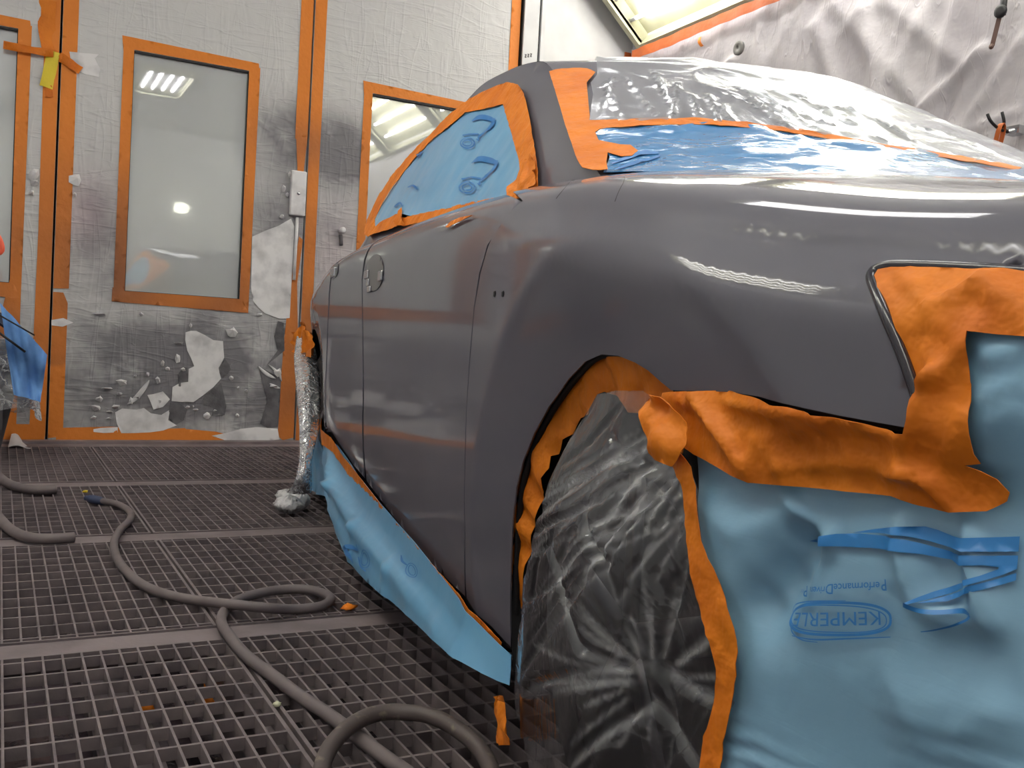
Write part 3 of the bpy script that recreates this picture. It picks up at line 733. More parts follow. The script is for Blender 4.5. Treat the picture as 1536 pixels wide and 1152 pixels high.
tag(mb.build('wall_drape', DRAPE, solid=.001), 'grey translucent protective sheet draped in folds over the right wall', 'plastic sheet')
WXF = XR - .11
c = on_x(1104, 71, WXF); mb = MB(); mb.lathe(c + Vector((.03,0,0)), (-1,0,0), [(0,.004),(0,.045),(.014,.046),(.018,.040),(.018,.012),(.012,.010),(.012,.004)], 28)
tag(mb.build('retaining_disc', mat('grey_disc', lin(122,120,116), rough=.6)), 'round grey disc pinning the drape below the light fixture', 'disc')
A = on_x(1507, -8, WXF); B = on_x(1505, 12, WXF); C2 = on_x(1502, 22, WXF); E2 = on_x(1488, 70, WXF); ctr = on_x(1499, 26, WXF)
rt = root('strap_hook', (WXF, B.y, E2.z - .02), 'black wall hook with a short brown perforated strip hanging, top right', 'wall hook')
mb = MB(); mb.tube([A, B, C2], [.016,.014,.02], 10); mb.lathe(B + Vector((-.012,0,-.02)), (-1,0,0), [(0,.03),(.012,.03),(.016,.018)], 16); mb.build('hook', BLACK, rt)
mb = MB(); dz = (E2 - ctr); sd = Vector((0, 1, 0)); mb.obox((ctr+E2)/2, (0,.013,0), (.002,0,0), dz*.5); mb.build('strip', BROWN, rt, smooth=False, bevel=.002)
mb = MB(); mb.lathe(E2 + Vector((-.002,0,0)), (-1,0,0), [(0,.013),(.004,.013)], 14); mb.lathe(E2 + Vector((-.0061,0,0)), (-1,0,0), [(0,.006),(.001,.006)], 10); mb.build('strip_end', BROWN, rt)
Ws = XR - .10
def wp(x, y, o=0): return on_x(x, y, Ws - o)
c = wp(1520, 196, .0)
rt = root('double_hook', (Ws, c.y, c.z - .05), 'black two-pronged wall hook on a metal bracket, right edge', 'wall hook')
mb = MB(); mb.obox(wp(1524, 196), (.03,0,0), (0,.035,0), (0,0,.018)); mb.tube([wp(1521,196,.03), wp(1512,198,.05)], .013, 10); mb.build('bracket', METAL, rt, smooth=False)
mb = MB(); mb.tube(catmull([wp(1512,198,.05), wp(1505,192,.07), wp(1506,182,.09), wp(1503,168,.10)], 5), .007, 8)
mb.tube(catmull([wp(1512,198,.05), wp(1500,194,.09), wp(1492,188,.14), wp(1485,180,.17), wp(1481,171,.18)], 5), .007, 8); mb.build('prong', BLACK, rt)
C_ = catmull([wp(1492,226,.10), wp(1494,212,.11), wp(1498,196,.12), wp(1502,186,.11), wp(1505,190,.08), wp(1503,205,.07), wp(1496,228,.06)], 5); V = []
for p in C_: V += [p + Vector((0,.012,0)), p - Vector((0,.012,0))]
mb = MB(); mb.add(V, [(2*i, 2*i+2, 2*i+3, 2*i+1) for i in range(len(C_)-1)])
tag(mb.build('looped_strap', STRAP, solid=.003), 'orange strap looped over the two-pronged wall hook', 'strap')

# ---------------------------------------------------------------- light fixtures (real lamps)
def fixture(y0, y1, low, high, label, tubes=4, group='inclined fluorescent fixtures', tape=False):
    """inclined box between wall (low edge) and ceiling (high edge); low, high = (x, z)"""
    lx, lz = low; hx, hz = high
    e = Vector((hx-lx, 0, hz-lz)); W_ = e.length; e.normalize(); nrm = Vector((-e.z, 0, e.x)) if lx > hx else Vector((e.z, 0, -e.x))
    if nrm.z > 0: nrm = -nrm
    o3 = Vector((lx, 0, lz)); Yv = Vector((0, 1, 0))
    def P3(a, y, d): return o3 + e*a + Yv*y + nrm*d
    rt = root('light_fixture', o3 + e*W_/2 + Yv*(y0+y1)/2, label, 'light fixture', group)
    mb = MB()
    mb.add([P3(.05,y0+.05,-.10), P3(W_-.05,y0+.05,-.10), P3(W_-.05,y1-.05,-.10), P3(.05,y1-.05,-.10), P3(.05,y0+.05,0), P3(W_-.05,y0+.05,0), P3(W_-.05,y1-.05,0), P3(.05,y1-.05,0)],
           [(0,1,2,3),(0,4,5,1),(1,5,6,2),(2,6,7,3),(3,7,4,0)]); mb.build('reflector', FRAMEW, rt, smooth=False)
    mb = MB()
    def bar(a0, a1, b0, b1): mb.add([P3(a,b,d) for d in (-.02,.02) for a, b in ((a0,b0),(a1,b0),(a1,b1),(a0,b1))], [(0,3,2,1),(4,5,6,7),(0,1,5,4),(1,2,6,5),(2,3,7,6),(3,0,4,7)])
    bar(0,.05,y0,y1); bar(W_-.05,W_,y0,y1); bar(.05,W_-.05,y0,y0+.05); bar(.05,W_-.05,y1-.05,y1); mb.build('frame', FRAMEW, rt, smooth=False)
    mb = MB(); bar(-.02,.006,y0,y1); mb.build('edge_trim', FRAMEG, rt, smooth=False)
    for k in range(tubes):
        a = (.22 if W_ > .7 else .13) + (W_ - (.35 if W_ > .7 else .26)) * k / (tubes - 1)
        mb = MB(); mb.tube([P3(a,y0+.12,-.045), P3(a,y1-.12,-.045)], .013, 8); mb.build('lamp_tube', TUBEM, rt)
        mb = MB(); mb.tube([P3(a,y0+.05,-.045), P3(a,y0+.12,-.045)], .015, 8); mb.build('lamp_holder', WHITE, rt)
        mb = MB(); mb.tube([P3(a,y1-.12,-.045), P3(a,y1-.05,-.045)], .015, 8); mb.build('lamp_holder', WHITE, rt)
    return rt
cl = on_y(948, 82); hl = on_y(897, 8)
low = (XR - .02, cl.z + .0); sl = (hl.z - cl.z) / (hl.x - cl.x); high = (XR - .70, cl.z - .68 * sl)
high = (high[0], min(high[1], ZC - .02))
fy = [(4.45, 5.98), (2.80, 4.33), (1.15, 2.68), (-.5, 1.03), (-2.15, -.62)]
LBL = ['fluorescent light fixture above the right wall, its frame in view at the top']
for i, (a, b) in enumerate(fy):
    fixture(a, b, low, high, LBL[0] if i == 0 else 'fluorescent fixture of the right run, outside the view toward the camera', group=None if i == 0 else 'unseen fixtures of the right run')
for i, (a, b) in enumerate(fy[1:]):
    fixture(a, b, (XL + .02, low[1]), (XL + .70, high[1]), 'fluorescent fixture of the left run, seen only as reflection', group='fixtures of the left run')
for i, (a, b) in enumerate(((2.1, 3.3), (-.2, 1.0))):
    fixture(a, b, (1.88, 3.50), (1.28, 3.50), 'flat ceiling fluorescent fixture, seen only reflected in the door window', group='ceiling fixtures')
# tape strip under the visible fixture
mb = MB(); zt = low[1]
P0, P1, P2_, P3_ = on_x(962,92,XR-.10), on_x(1056,56,XR-.10), on_x(1068,57,XR-.10), on_x(1240,-5,XR-.10)
def tstrip(u, v): 
    y = 5.98 + (4.0 - 5.98)*u; return (XR - .095 + .004*math.sin(u*60), y, zt - .02 - .075*v - .012*nz((y,v,0), 3, 1))
mb.grid(tstrip, 60, 3); tag(mb.build('wall_tape', TAPEW, col=lambda v: lin(192,98,46)[:3], solid=.001), 'orange tape strip running under the light fixture, holding the drape', 'masking tape')
c0 = on_x(1050, 60, XR-.11); mb = MB()
mb.grid(lambda u, v: c0 + Vector((-.012*math.sin(v*3), .03*(u-.5) - .03*v*v, -.07*v + .02)), 3, 8); tag(mb.build('loose_tape_end', TAPE, solid=.001), 'loose curled end of orange tape below the light fixture', 'masking tape')

# ---------------------------------------------------------------- bin at the left edge
yb = 5.08
br = on_y(40, 560, yb)
rt = root('waste_bin', (br.x - .35, yb + .25, 0), 'dark grey bin at the left edge with a clear liner over its rim', 'bin')
zt_ = on_y(40, 520, yb).z
mb = MB(); x1 = br.x; x0 = x1 - .62; zb = .02
def ringr(z, ins): return [(x0+ins, yb+ins, z), (x1-ins, yb+ins, z), (x1-ins, yb+.55-ins, z), (x0+ins, yb+.55-ins, z)]
mb.rings([ringr(0.003, .11), ringr(zt_*.55, .05), ringr(zt_*.8, .03), ringr(zt_*.82, .012), ringr(zt_*.97, .008), ringr(zt_, .0), ringr(zt_+.02, .0), ringr(zt_+.02, .035), ringr(zt_*.6, .06)], True)
mb.build('body', GREYP, rt, smooth=False, bevel=.006)
mb = MB()
for x in (x1-.10, x1-.30, x1-.5): mb.box((x-.006, yb+.01, zt_*.3), (x+.006, yb+.055, zt_*.8))
mb.build('rib', GREYP, rt, smooth=False)
def liner(u, v):
    a = u * 2 * math.pi; k = 1 + .05*math.sin(a*9+v*4) * v; w_ = .34 + .03*v; 
    return (x0+.31 + max(-w_, min(w_, w_*1.3*math.cos(a)))*k, yb+.275 + max(-.30, min(.30, .39*math.sin(a)))*k, zt_ + .035 - .36*v + .04*math.sin(a*5)*v)
mb = MB(); mb.grid(liner, 72, 14); mb.build('clear_liner', BINF, rt)
# cloths and rods on the bin
def cloth(u, v):
    P = (on_y(0, 455, yb-.03).lerp(on_y(70, 532, yb-.03), u)).lerp(on_y(20, 590, yb-.05).lerp(on_y(60, 602, yb-.05), u), v)
    return P + Vector((0, -.03*math.sin(u*4+v*2) - .02*math.sin(v*7) - .03 - .03 - .012*math.sin(u*13 + v*5) + .006*math.sin(u*23 - v*6), .0))
mb = MB(); mb.grid(cloth, 24, 20); tag(mb.build('blue_cloth', CLOTH, solid=.003), 'light blue cloth hanging over the right side of the bin', 'cloth')
def cl2(u, v):
    a, b = on_y(-30, 475, yb+.05), on_y(32, 500, yb+.05); P = a.lerp(b, u) + Vector((0, v*.35, .03))
    return P + Vector((0, 0, .04*noise.noise(Vector((u*3, v*3, 1))) - .06*u*u + .02*math.sin(v*3)))
mb = MB(); mb.grid(cl2, 20, 14); tag(mb.build('dark_cloth', NAVY, solid=.004), 'dark navy cloth bunched on top of the bin', 'cloth')
mb = MB(); mb.tube([on_y(-30, 456, yb-.16), on_y(52, 503, yb-.16)], .004, 6); tag(mb.build('thin_rod', BLACK), 'thin dark rod sticking out above the blue cloth', 'rod')
mb = MB(); mb.tube([on_y(-30, 478, yb-.18), on_y(38, 528, yb-.18)], .006, 6); tag(mb.build('thin_rod', BLACK), 'second dark rod lying low across the blue cloth', 'rod')
P = on_y(-3, 368, 4.6); mb = MB(); mb.tube(catmull([P+Vector((-.03,0,.06)), P+Vector((0,0,.03)), P+Vector((.012,0,-.02)), P+Vector((-.02,0,-.04))], 5), .014, 10)
tag(mb.build('spray_gun_handle', mat('red_orange', lin(226,90,60), rough=.5)), 'small red-orange object peeking in at the left edge above the bin', 'tool')
mb = MB(); mb.tube([P+Vector((-.05,0,.2)), P+Vector((-.05,0,.06)), P+Vector((-.06,0,-.3)), P+Vector((-.15,0,-.7))], .012, 8); tag(mb.build('support_rod', BLACK), 'dark upright rod at the left edge carrying the red-orange object', 'rod')

# ---------------------------------------------------------------- the car
S0 = Side()
car = root('car', c2w(2.5, 1.45, 0), 'large grey primered saloon car masked with orange tape, standing on the gratings', 'car')
def pp(s, d): return ('p', s, S0.b_of(s, Zs(s) + d))
def zp(s, z): return ('p', s, S0.b_of(s, z))
LAMP = [(1309,418),(1312,440),(1322,468),(1335,499),(1346,523),(1356,547),(1365,571),(1373,596),(1382,628),(1380,643)]
patch('rear_quarter_panel', S0, [pp(2.12,.06),(786,303),(768,318),(752,340),(735,368),(723,410),(714,460),(707,540),(702,620),(700,700),(700,800),(702,897),(740,940),(768,970),
    (767,920),(768,850),(771,780),(777,730),(787,690),(803,650),(825,610),(855,568),(880,542),(905,531),(930,533),(955,543),(975,555),(993,571),(1010,585),(1050,586),(1092,587),(1140,594),(1200,610),(1260,623),(1320,634),(1372,643),(1382,640),
    (1384,622),(1373,590),(1356,543),(1335,495),(1312,445),(1307,425),(1307,412),(1315,402),(1335,396),(1400,397),(1536,406),(1650,414)] + [zp(.30,.735),pp(.30,.095),pp(.8,.095),pp(1.25,.095),pp(1.6,.092),pp(2.12,.088)],
    PRIMER, car, step=.018, stepb=.008, jit=0, solid=.0025)
patch('rear_door', S0, [pp(2.79,.055), (543,372) and pp(2.9,.0), (544,420),(545,500),(546,600),(548,700),(550,722),(585,768),(620,812),(660,858),(698,895),(697,800),(697,700),(699,620),(704,540),(711,460),(719,410),(731,368),(749,340),(765,318),(783,303),pp(2.14,.055)], PRIMER, car, step=.035, stepb=.014, jit=0, solid=.0025)
patch('front_door', S0, [pp(2.82,.055), pp(2.94,.0), (542.5,420),(543.5,500),(544,600),(546,700),(547,717),(530,697),(512,670),(498,648),zp(3.537,.34),zp(3.557,.6),zp(3.567,.85),pp(3.557,.0),pp(3.48,.04),pp(3.45,.06)], PRIMER, car, step=.035, stepb=.014, jit=0, solid=.0025)
fa = [zp(4.07 + .39*math.cos(t), .33 + .39*math.sin(t)) for t in [math.pi*(.97 - k*.085) for k in range(12)]]
patch('front_fender', S0, [pp(3.56,.0), zp(3.57,.85), zp(3.56,.6), zp(3.54,.35), (493,642), (484,630)] + fa + [zp(4.55,.38), zp(4.9,.42), pp(4.95,.04), pp(4.6,.092), pp(4.0,.094), pp(3.5,.094), pp(3.48,.06)], PRIMER, car, step=.04, solid=.0025)
# greenhouse side, roof with rear and front glass areas
def edge(s):
    lo, hi = .5, 1.4
    for _ in range(40):
        m = (lo + hi) / 2
        if G(s, R(s, m)) > m: lo = m
        else: hi = m
    return lo
SG = Lateral(G)
es = [1.25 + i * .07 for i in range(34)]
patch('window_pillar_frame', SG, [('p', s, R(s, edge(s))) for s in es] + [('p', 3.56, .90), ('p', 1.25, .80)], PRIMER, car, step=.04, solid=.004)
def roofgrid(u, v):
    s = .95 + u * 3.1; e = edge(max(s, 1.25)); q = e + (2.9 - 2*e) * v
    z = R(s, q)
    if s < 1.25: z = min(z, R(s, q))
    return c2w(s, q, z)
mb = MB(); mb.grid(roofgrid, 90, 50); mb.build('roof', PRIMER, car, solid=0)
# the far half, the nose and the tail close the body
def shell(side):
    def f(u, v):
        s = .0 + 5.08 * u
        if v < .5: z = .20 + (Zs(s) + .02 - .20) * (v / .5); q = Q(s, z)
        else: z = Zs(s) + .02 + .076 * ((v - .5) / .5); q = Q(s, z)
        q = min(q, 1.45)
        if v > .985: q = 1.45
        off = .02
        if side > 0: return c2w(s, 2.9 - q, z)
        return c2w(s, min(q + off, 1.45), z - .006)
    return f
mb = MB(); mb.grid(shell(1), 80, 40)
for s_, z0 in ((0.0, .2), (5.08, .2)):
    pass
mb.build('far_body_side', PRIMER, car)
# inner structure of the near side, with the wheel openings left free
mb = MB(); mb.grid(shell(-1), 110, 50)
ff = []
for f in mb.f:
    c = sum((mb.v[i] for i in f), Vector()) / 4; s, q, z = w2c(c)
    if math.hypot(s - 1.04, z - .33) < .40 or math.hypot(s - 4.07, z - .33) < .41 or z > 1.06 or (s < 1.05 and z < .70): continue
    ff.append(f)
mesh('inner_body', mb.v, ff, DARK, car)
mb = MB()                                                # underbody and wheel housings
mb.obox(c2w(2.5, 1.45, .24), tuple(c2w(1.08,0,0)), tuple(c2w(0,.86,0)), (0,0,.04)); mb.obox(c2w(.35, 1.45, .32), tuple(c2w(.33,0,0)), tuple(c2w(0,.8,0)), (0,0,.06)); mb.obox(c2w(4.75, 1.45, .32), tuple(c2w(.25,0,0)), tuple(c2w(0,.75,0)), (0,0,.06))
mb.build('underbody', DARK, car, smooth=False)
def bowl(cx, r):
    mb = MB()
    def f(u, v):
        t = math.pi * (-.12 + 1.24 * u); q_ = .56 if t > 1.9 else .50; return c2w(cx + r*math.cos(t), q_ + (.94-q_)*v, .33 + r*math.sin(t))
    mb.grid(f, 36, 6); mb.add([f(k/24, 1) for k in range(25)], [tuple(range(25))]); return mb
bowl(1.02, .405).build('wheel_housing', DARK, car); bowl(4.07, .40).build('wheel_housing', DARK, car)
# seams on the shoulder, badge holes, handle openings
def groove(pts, w_, surf=S0, name='panel_gap', m=DARK, off=.0018, parent=car):
    P3 = []
    for p in catmull([Vector((p[0], p[1], 0)) for p in pts], 4):
        a, b = surf.hit(p.x, p.y); n = surf.nrm(a, b); q = surf.pos(a, b)
        if n.dot(CAM - q) < 0: n = -n
        P3.append((q, n))
    mb = MB(); V = []
    for i, (q, n) in enumerate(P3):
        t = (P3[min(i+1, len(P3)-1)][0] - P3[max(i-1, 0)][0]).normalized(); s_ = t.cross(n).normalized(); V += [q + s_*w_ + n*off*.2, q + n*off, q - s_*w_ + n*off*.2]
    mb.add(V, [f for i in range(len(P3)-1) for f in ((3*i, 3*i+3, 3*i+4, 3*i+1), (3*i+1, 3*i+4, 3*i+5, 3*i+2))]); return mb.build(name, m, parent)
try: groove([(937,268),(936,276),(931,286),(927,296),(924,305)], .0020, off=.003)
except ValueError as e: print('seam', e)
try: groove([(862,268),(852,280),(842,292),(836,300)], .0014, off=.003)
except ValueError as e: print('seam2', e)
for x in (744.5, 757): patch('badge_hole', S0, [(x-1.6,445),(x-1.2,438),(x+1.6,436.5),(x+1.8,440),(x+.6,445.5)], DARK, car, step=.004, off=.0035, solid=.0005)
def handle(px, name_w):
    pts = [(px[0] + px[2]*math.cos(t) - px[4]*math.sin(t), px[1] + px[3]*math.sin(t)) for t in [k*math.pi/8 for k in range(16)]]
    h = patch('handle_opening', S0, pts, RECESS, car, step=.02, off=.002, solid=.0005)
    return h
hd = handle((563,409,13,28,2), 1)
for (x, y, sx, sy) in ((552,412,5,7),(556,434,4,5),(573,414,4,8),(554,424,3,6)):
    a, b = S0.hit(x, y); P = S0.pos(a, b); mb = MB(); mb.obox(P - S0.nrm(a, b)*(-.004 if S0.nrm(a,b).dot(CAM-P)>0 else .004), tuple(c2w(.006*sx,0,0)), tuple(c2w(0,.004,0)), (0,0,.0018*sy))
    mb.build('handle_bracket', METAL, hd, smooth=False, bevel=.003)
hd = handle((503,402,5,15,1), 1)
a, b = S0.hit(501, 409); P = S0.pos(a, b); mb = MB(); mb.obox(P, tuple(c2w(.05,0,0)), tuple(c2w(0,.008,0)), (0,0,.018)); mb.build('handle_bracket', METAL, hd, smooth=False, bevel=.004)
# lamp seal
LS = [(1650,417),(1536,409),(1470,404.5),(1400,401),(1350,399.5),(1330,401),(1314,407),(1308,417),(1311,430),(1322,456),(1334,483),(1347,512),(1358,540),(1368,568),(1377,596),(1383,618)]
P3 = []
for x, y in LS:
    a, b = S0.hit(x, y); n = S0.nrm(a, b); q = S0.pos(a, b); n = n if n.dot(CAM-q) > 0 else -n; P3.append(q + n*.001)
mb = MB(); mb.tube(catmull(P3, 6), .0046, 12); mb.build('lamp_seal', SEAL, car)
# lip of the wheel arch
AL = [(767,965),(767,920),(768,850),(771,780),(777,730),(787,690),(803,650),(825,610),(855,568),(880,542),(905,531),(930,533),(955,543),(975,555),(993,571),(1010,585),(1050,586),(1092,587),(1140,594),(1200,610),(1260,623),(1320,634),(1372,643)]
P3 = []
for x, y in AL:
    a, b = S0.hit(x, y); n = S0.nrm(a, b); q = S0.pos(a, b); n = n if n.dot(CAM-q) > 0 else -n; P3.append(q - n*.009)
mb = MB(); mb.tube(catmull(P3, 5), .005, 8); mb.build('arch_lip', DARK, car)
# wheels
def wheel(s, q, r, z=None):
    z = z or r + .01; ax = c2w(0, 1, 0) - c2w(0, 0, 0); c = c2w(s, q, z)
    wr = bpy.data.objects.new('wheel', None); COL.objects.link(wr); wr.parent = car; wr.location = c - ORG[car.name]; ORG[wr.name] = c
    mb = MB(); mb.lathe(c, ax, [(.01,r*.66),(0,r*.72),(.004,r*.88),(.018,r*.965),(.03,r),(.19,r),(.205,r*.96),(.22,r*.86),(.22,r*.5)], 56); mb.build('tire', TIRE, wr)
    mb = MB(); mb.lathe(c + ax*.006, ax, [(.02,r*.06),(.012,r*.12),(.03,r*.16),(.05,r*.55),(.008,r*.62),(.0,r*.69),(.02,r*.69),(.10,r*.6)], 40)
    for k in range(5):
        t = k*2*math.pi/5 + .3; dv = c2w(math.cos(t), 0, 0) + Vector((0,0,math.sin(t))); sv = c2w(-math.sin(t), 0, 0) + Vector((0,0,math.cos(t)))
        mb.obox(c + ax*.022 + dv*r*.38, dv*r*.29, sv*r*.07, ax*.014)
    mb.build('rim', RIM, wr)
wheel(1.08, .53, .315); wheel(4.07, .52, .315)
wheel(1.0, 2.2, .30); wheel(4.07, 2.2, .315)

# ---------------------------------------------------------------- masking on the side window
def cr(h1=.0012, f1=30, h2=.002, f2=9, seed=0): return lambda P, a, b: h1*ridged(P, f1, seed) + h2*ridged(P, f2, seed+5)
sw = root('side_window_masking', c2w(2.4, .7, .98), 'blue film taped with orange tape over the side window of the car', 'masking film')
WP = [(566,334),(575,312),(590,287),(610,258),(632,228),(655,208),(680,187),(700,172),(740,160),(762,158),(768,180),(778,210),(787,245),(790,262),(783,280),(779,300),(745,304),(700,311),(660,320),(625,328),(608,324),(590,332),(575,340),(566,343)]
def swd(P, a, b): return .006 + .004*ridged(P, 5, 2) + .002*ridged(P, 14, 1)
patch('blue_film', SG, WP, BLUE, sw, step=.02, off=.008, disp=lambda P, a, b: .005*ridged(P, 5, 2)*sstep(1.35,1.05,b) + .0025*ridged(P, 13, 1), solid=.0008)
WO = [(551,352),(556,330),(568,303),(585,276),(606,250),(634,219),(650,205),(672,182),(700,158),(727,142),(750,132),(768,127),(783,131),(792,145),(799,175),(805,205),(811,240),(815,268),(814,285),(806,296),(797,307),(780,309),(762,311),(720,318),(680,325),(640,336),(612,343),(604,341),(590,347),(570,352),(556,358)]
WI = [(568,343),(567,331),(576,312),(590,289),(610,261),(634,232),(655,211),(680,192),(703,172),(738,166),(760,160),(766,180),(775,210),(785,245),(788,262),(783,275),(781,290),(777,297),(760,300),(745,301),(715,307),(690,312),(660,319),(632,325),(612,330),(600,324),(590,329),(575,336)]
patch('masking_tape', SG, WO, TAPE, sw, step=.014, off=.012, disp=lambda P, a, b: .003*ridged(P, 16, 1) + .004*ridged(P, 7, 4)*sstep(1.9,1.75,a), holes=[WI], solid=.0008)
# bunch of tape at the rear lower corner, loose tab on the sill
patch('tape_bunch', SG, [(812,240),(815,268),(814,285),(806,298),(797,308),(780,311),(772,306),(776,290),(784,275),(790,260),(800,250)], TAPE, sw, step=.008, off=.017, disp=lambda P, a, b: .012*ridged(P, 12, 3) + .004*nz(P, 40, 1), solid=.0008)
patch('tape_tab', SG, [(604,343),(600,333),(606,325),(611,316),(613,330),(616,341),(608,345)], TAPE, sw, step=.012, off=.02, disp=lambda P, a, b: .01*ridged(P, 18, 3), solid=.0008)
try: tag(patch('tape_shred', S0, [(672,342),(680,334),(695,328),(713,325),(700,331),(684,338),(676,343)], TAPE, None, step=.012, off=.006, solid=.0008), 'loose orange tape shred on the car shoulder below the side window', 'masking tape')
except ValueError as e: print('shred', e)
# printed marks: a checked swoosh and an oval
def stroke(surf, L, wd, off, parent, m=INK, name='printed_mark', pwr=1.0):
    """L: pixel polyline with optional width factor"""
    pts = catmull([Vector((p[0], p[1], p[2] if len(p) > 2 else 1)) for p in L], 6); V = []; n = len(pts)
    for i, p in enumerate(pts):
        t = (pts[min(i+1, n-1)] - pts[max(i-1, 0)]); t.z = 0; t.normalize(); s_ = Vector((-t.y, t.x, 0)) * wd * p.z
        for sg in (1, -1):
            a, b = surf.hit(p.x + s_.x*sg, p.y + s_.y*sg); q = surf.pos(a, b); nn = surf.nrm(a, b); nn = nn if nn.dot(CAM-q) > 0 else -nn; V.append(q + nn*(off(q, a, b) if callable(off) else off))
    mb = MB(); mb.add(V, [(2*i, 2*i+2, 2*i+3, 2*i+1) for i in range(n-1)]); return mb.build(name, m, parent)
def emblem(surf, x, y, k, off, parent, sy=1.0):
    T = lambda L: [(x + a*k, y + b*k*sy) + tuple(c) for a, b, *c in L]
    stroke(surf, T([(-14,-8,.2),(-2,-14,1),(12,-12,1.1),(22,-8,.6)]), 3.4*k, off, parent)
    stroke(surf, T([(20,-12,1.2),(18,-2,1),(8,8,.6),(-3,17,.5)]), 2.4*k, off, parent)
    stroke(surf, T([(-3,17,1),(-3,22,.8),(-6,20,.6)]), 1.3*k, off, parent)
    el = [(-20 + 11*math.cos(t), 26 + 8*math.sin(t)) for t in [j*math.pi/8 for j in range(17)]]
    stroke(surf, T(el), .8*k, off, parent); el = [(-20 + 7*math.cos(t), 26 + 4.5*math.sin(t)) for t in [j*math.pi/8 for j in range(17)]]
    stroke(surf, T(el), .8*k, off, parent); stroke(surf, T([(-28,14),(-14,12),(-2,13)]), 1.0*k, off, parent)
woff = lambda q, a, b: .0125 + .005*ridged(q, 5, 2)*sstep(1.35,1.05,b) + .0025*ridged(q, 13, 1)
INK2 = INK
emblem(SG, 727, 193, .98, woff, sw); emblem(SG, 730, 258, 1.08, woff, sw)
stroke(SG, [(618,285,.4),(626,282,1),(632,288,.8)], 1.6, woff, sw); stroke(SG, [(598,314,.6),(606,308,1),(611,314,.6)], 1.4, woff, sw); stroke(SG, [(630,236,.6),(637,232,1),(632,240,.6)], 1.8, woff, sw)

# ---------------------------------------------------------------- rear window masking and roof film
SR = Roof()
rw = root('rear_window_masking', c2w(1.7, 1.3, 1.1), 'glossy blue film taped across the rear window of the car', 'masking film')
patch('blue_film', SR, [(893,201),(940,194),(1000,190),(1060,190),(1120,193),(1200,201),(1280,214),(1360,228),(1440,243),(1510,256),(1530,262),('p',.98,1.62),('p',.98,1.1),(905,262),(915,240),(905,225),(893,210)], BLUEG, rw, step=.02, off=.004, disp=lambda P, a, b: .006*ridged((P.x, P.y, P.z*2), 5, 2) + .003*ridged(P, 11, 7), solid=.0008)
patch('masking_tape', SR, [(824,112),(834,109),(860,107),(880,108),(893,113),(880,130),(882,150),(885,182),(884,187),(940,184),(1000,183),(1060,184),(1110,189),(1170,196),(1240,207),(1320,222),(1400,236),(1460,245),(1530,258),(1525,262),(1460,251),(1400,242),(1320,229),(1240,214),(1170,203),(1110,197),(1060,193),(1000,193),(940,196),(900,200),(893,204),(898,216),(930,224),(946,225),(957,232),(948,240),(932,241),(912,236),(910,250),(912,261),(890,263),(874,258),(866,246),(858,222),(849,196),(840,165),(830,132)], TAPE, rw, step=.013, off=.008, disp=cr(.001, 40, .002, 12), solid=.0008)
def ro(q, a, b): return .006 + .006*ridged((q.x, q.y, q.z*2), 5, 2) + .003*ridged(q, 11, 7)
for L in ([(918,250,.3),(940,242,1),(965,236,1.1),(988,236,.5)], [(922,260,.3),(945,252,1),(970,246,.9),(990,240,.5)]):
    try: stroke(SR, L, 2.4, ro, rw)
    except ValueError as e: print('rw', e)
SEGR = []
for a, b in (((905,128),(935,185)),((935,118),(985,184)),((975,112),(1000,150)),((985,115),(1012,184)),((1015,130),(1008,184)),((1035,150),(1050,186)),((1060,150),(1078,188)),((1090,165),(1075,188)),((1105,135),(1180,196)),((1140,150),(1230,205)),((1180,140),(1330,222)),((1250,165),(1420,236)),((1080,165),(1100,190)),((920,120),(905,180))):
    try: SEGR.append(([a, b], .008, .0035))
    except ValueError: pass
rr_ = random.Random(4)
for k in range(26):
    x0_, y0_ = rr_.uniform(1060, 1420), rr_.uniform(135, 205); x1_ = x0_ + rr_.uniform(60, 150); y1_ = y0_ + (x1_-x0_)*rr_.uniform(.28, .62)
    if y0_ > 110 + (x0_-1000)*.22 and y1_ < 190 + max(0, x1_-1060)*.14: SEGR.append(([(x0_, y0_), ((x0_+x1_)/2, (y0_+y1_)/2 - 4), (x1_, y1_)], .007, .004))
fr_ = folds(SR, SEGR)
def rcol(v):
    s_, q_, z_ = w2c(v); c_ = max(0, min(1, fr_(v, s_, q_) * 110 - .15)); return (c_, c_, c_)
top = [('p', s, 2.9 - edge(s) - .02) for s in (1.3, 1.6, 1.9, 2.2, 2.5, 2.8)] + [('p', 2.9, q) for q in (2.1, 1.8, 1.45, 1.2)]
tag(patch('roof_film', SR, [(884,188),(890,150),(886,128),(896,116)] + [('p', 2.42, 1.0)] + [('p', 2.7, 1.06)] + top[::-1] + [('p', 1.22, 2.2), ('p',1.12,1.9),(1528,258),(1460,248),(1400,239),(1320,225),(1240,210),(1170,199),(1110,193),(1060,188),(1000,187),(940,189)], ROOFF, None, step=.0105, off=.006,
    disp=lambda P, a, b: fr_(P, a, b) + .006*ridged(P, 4, 2) + .002*ridged(P, 9, 5), col=rcol, solid=0), 'crinkled clear plastic sheet over the car roof and upper rear window', 'plastic sheet')

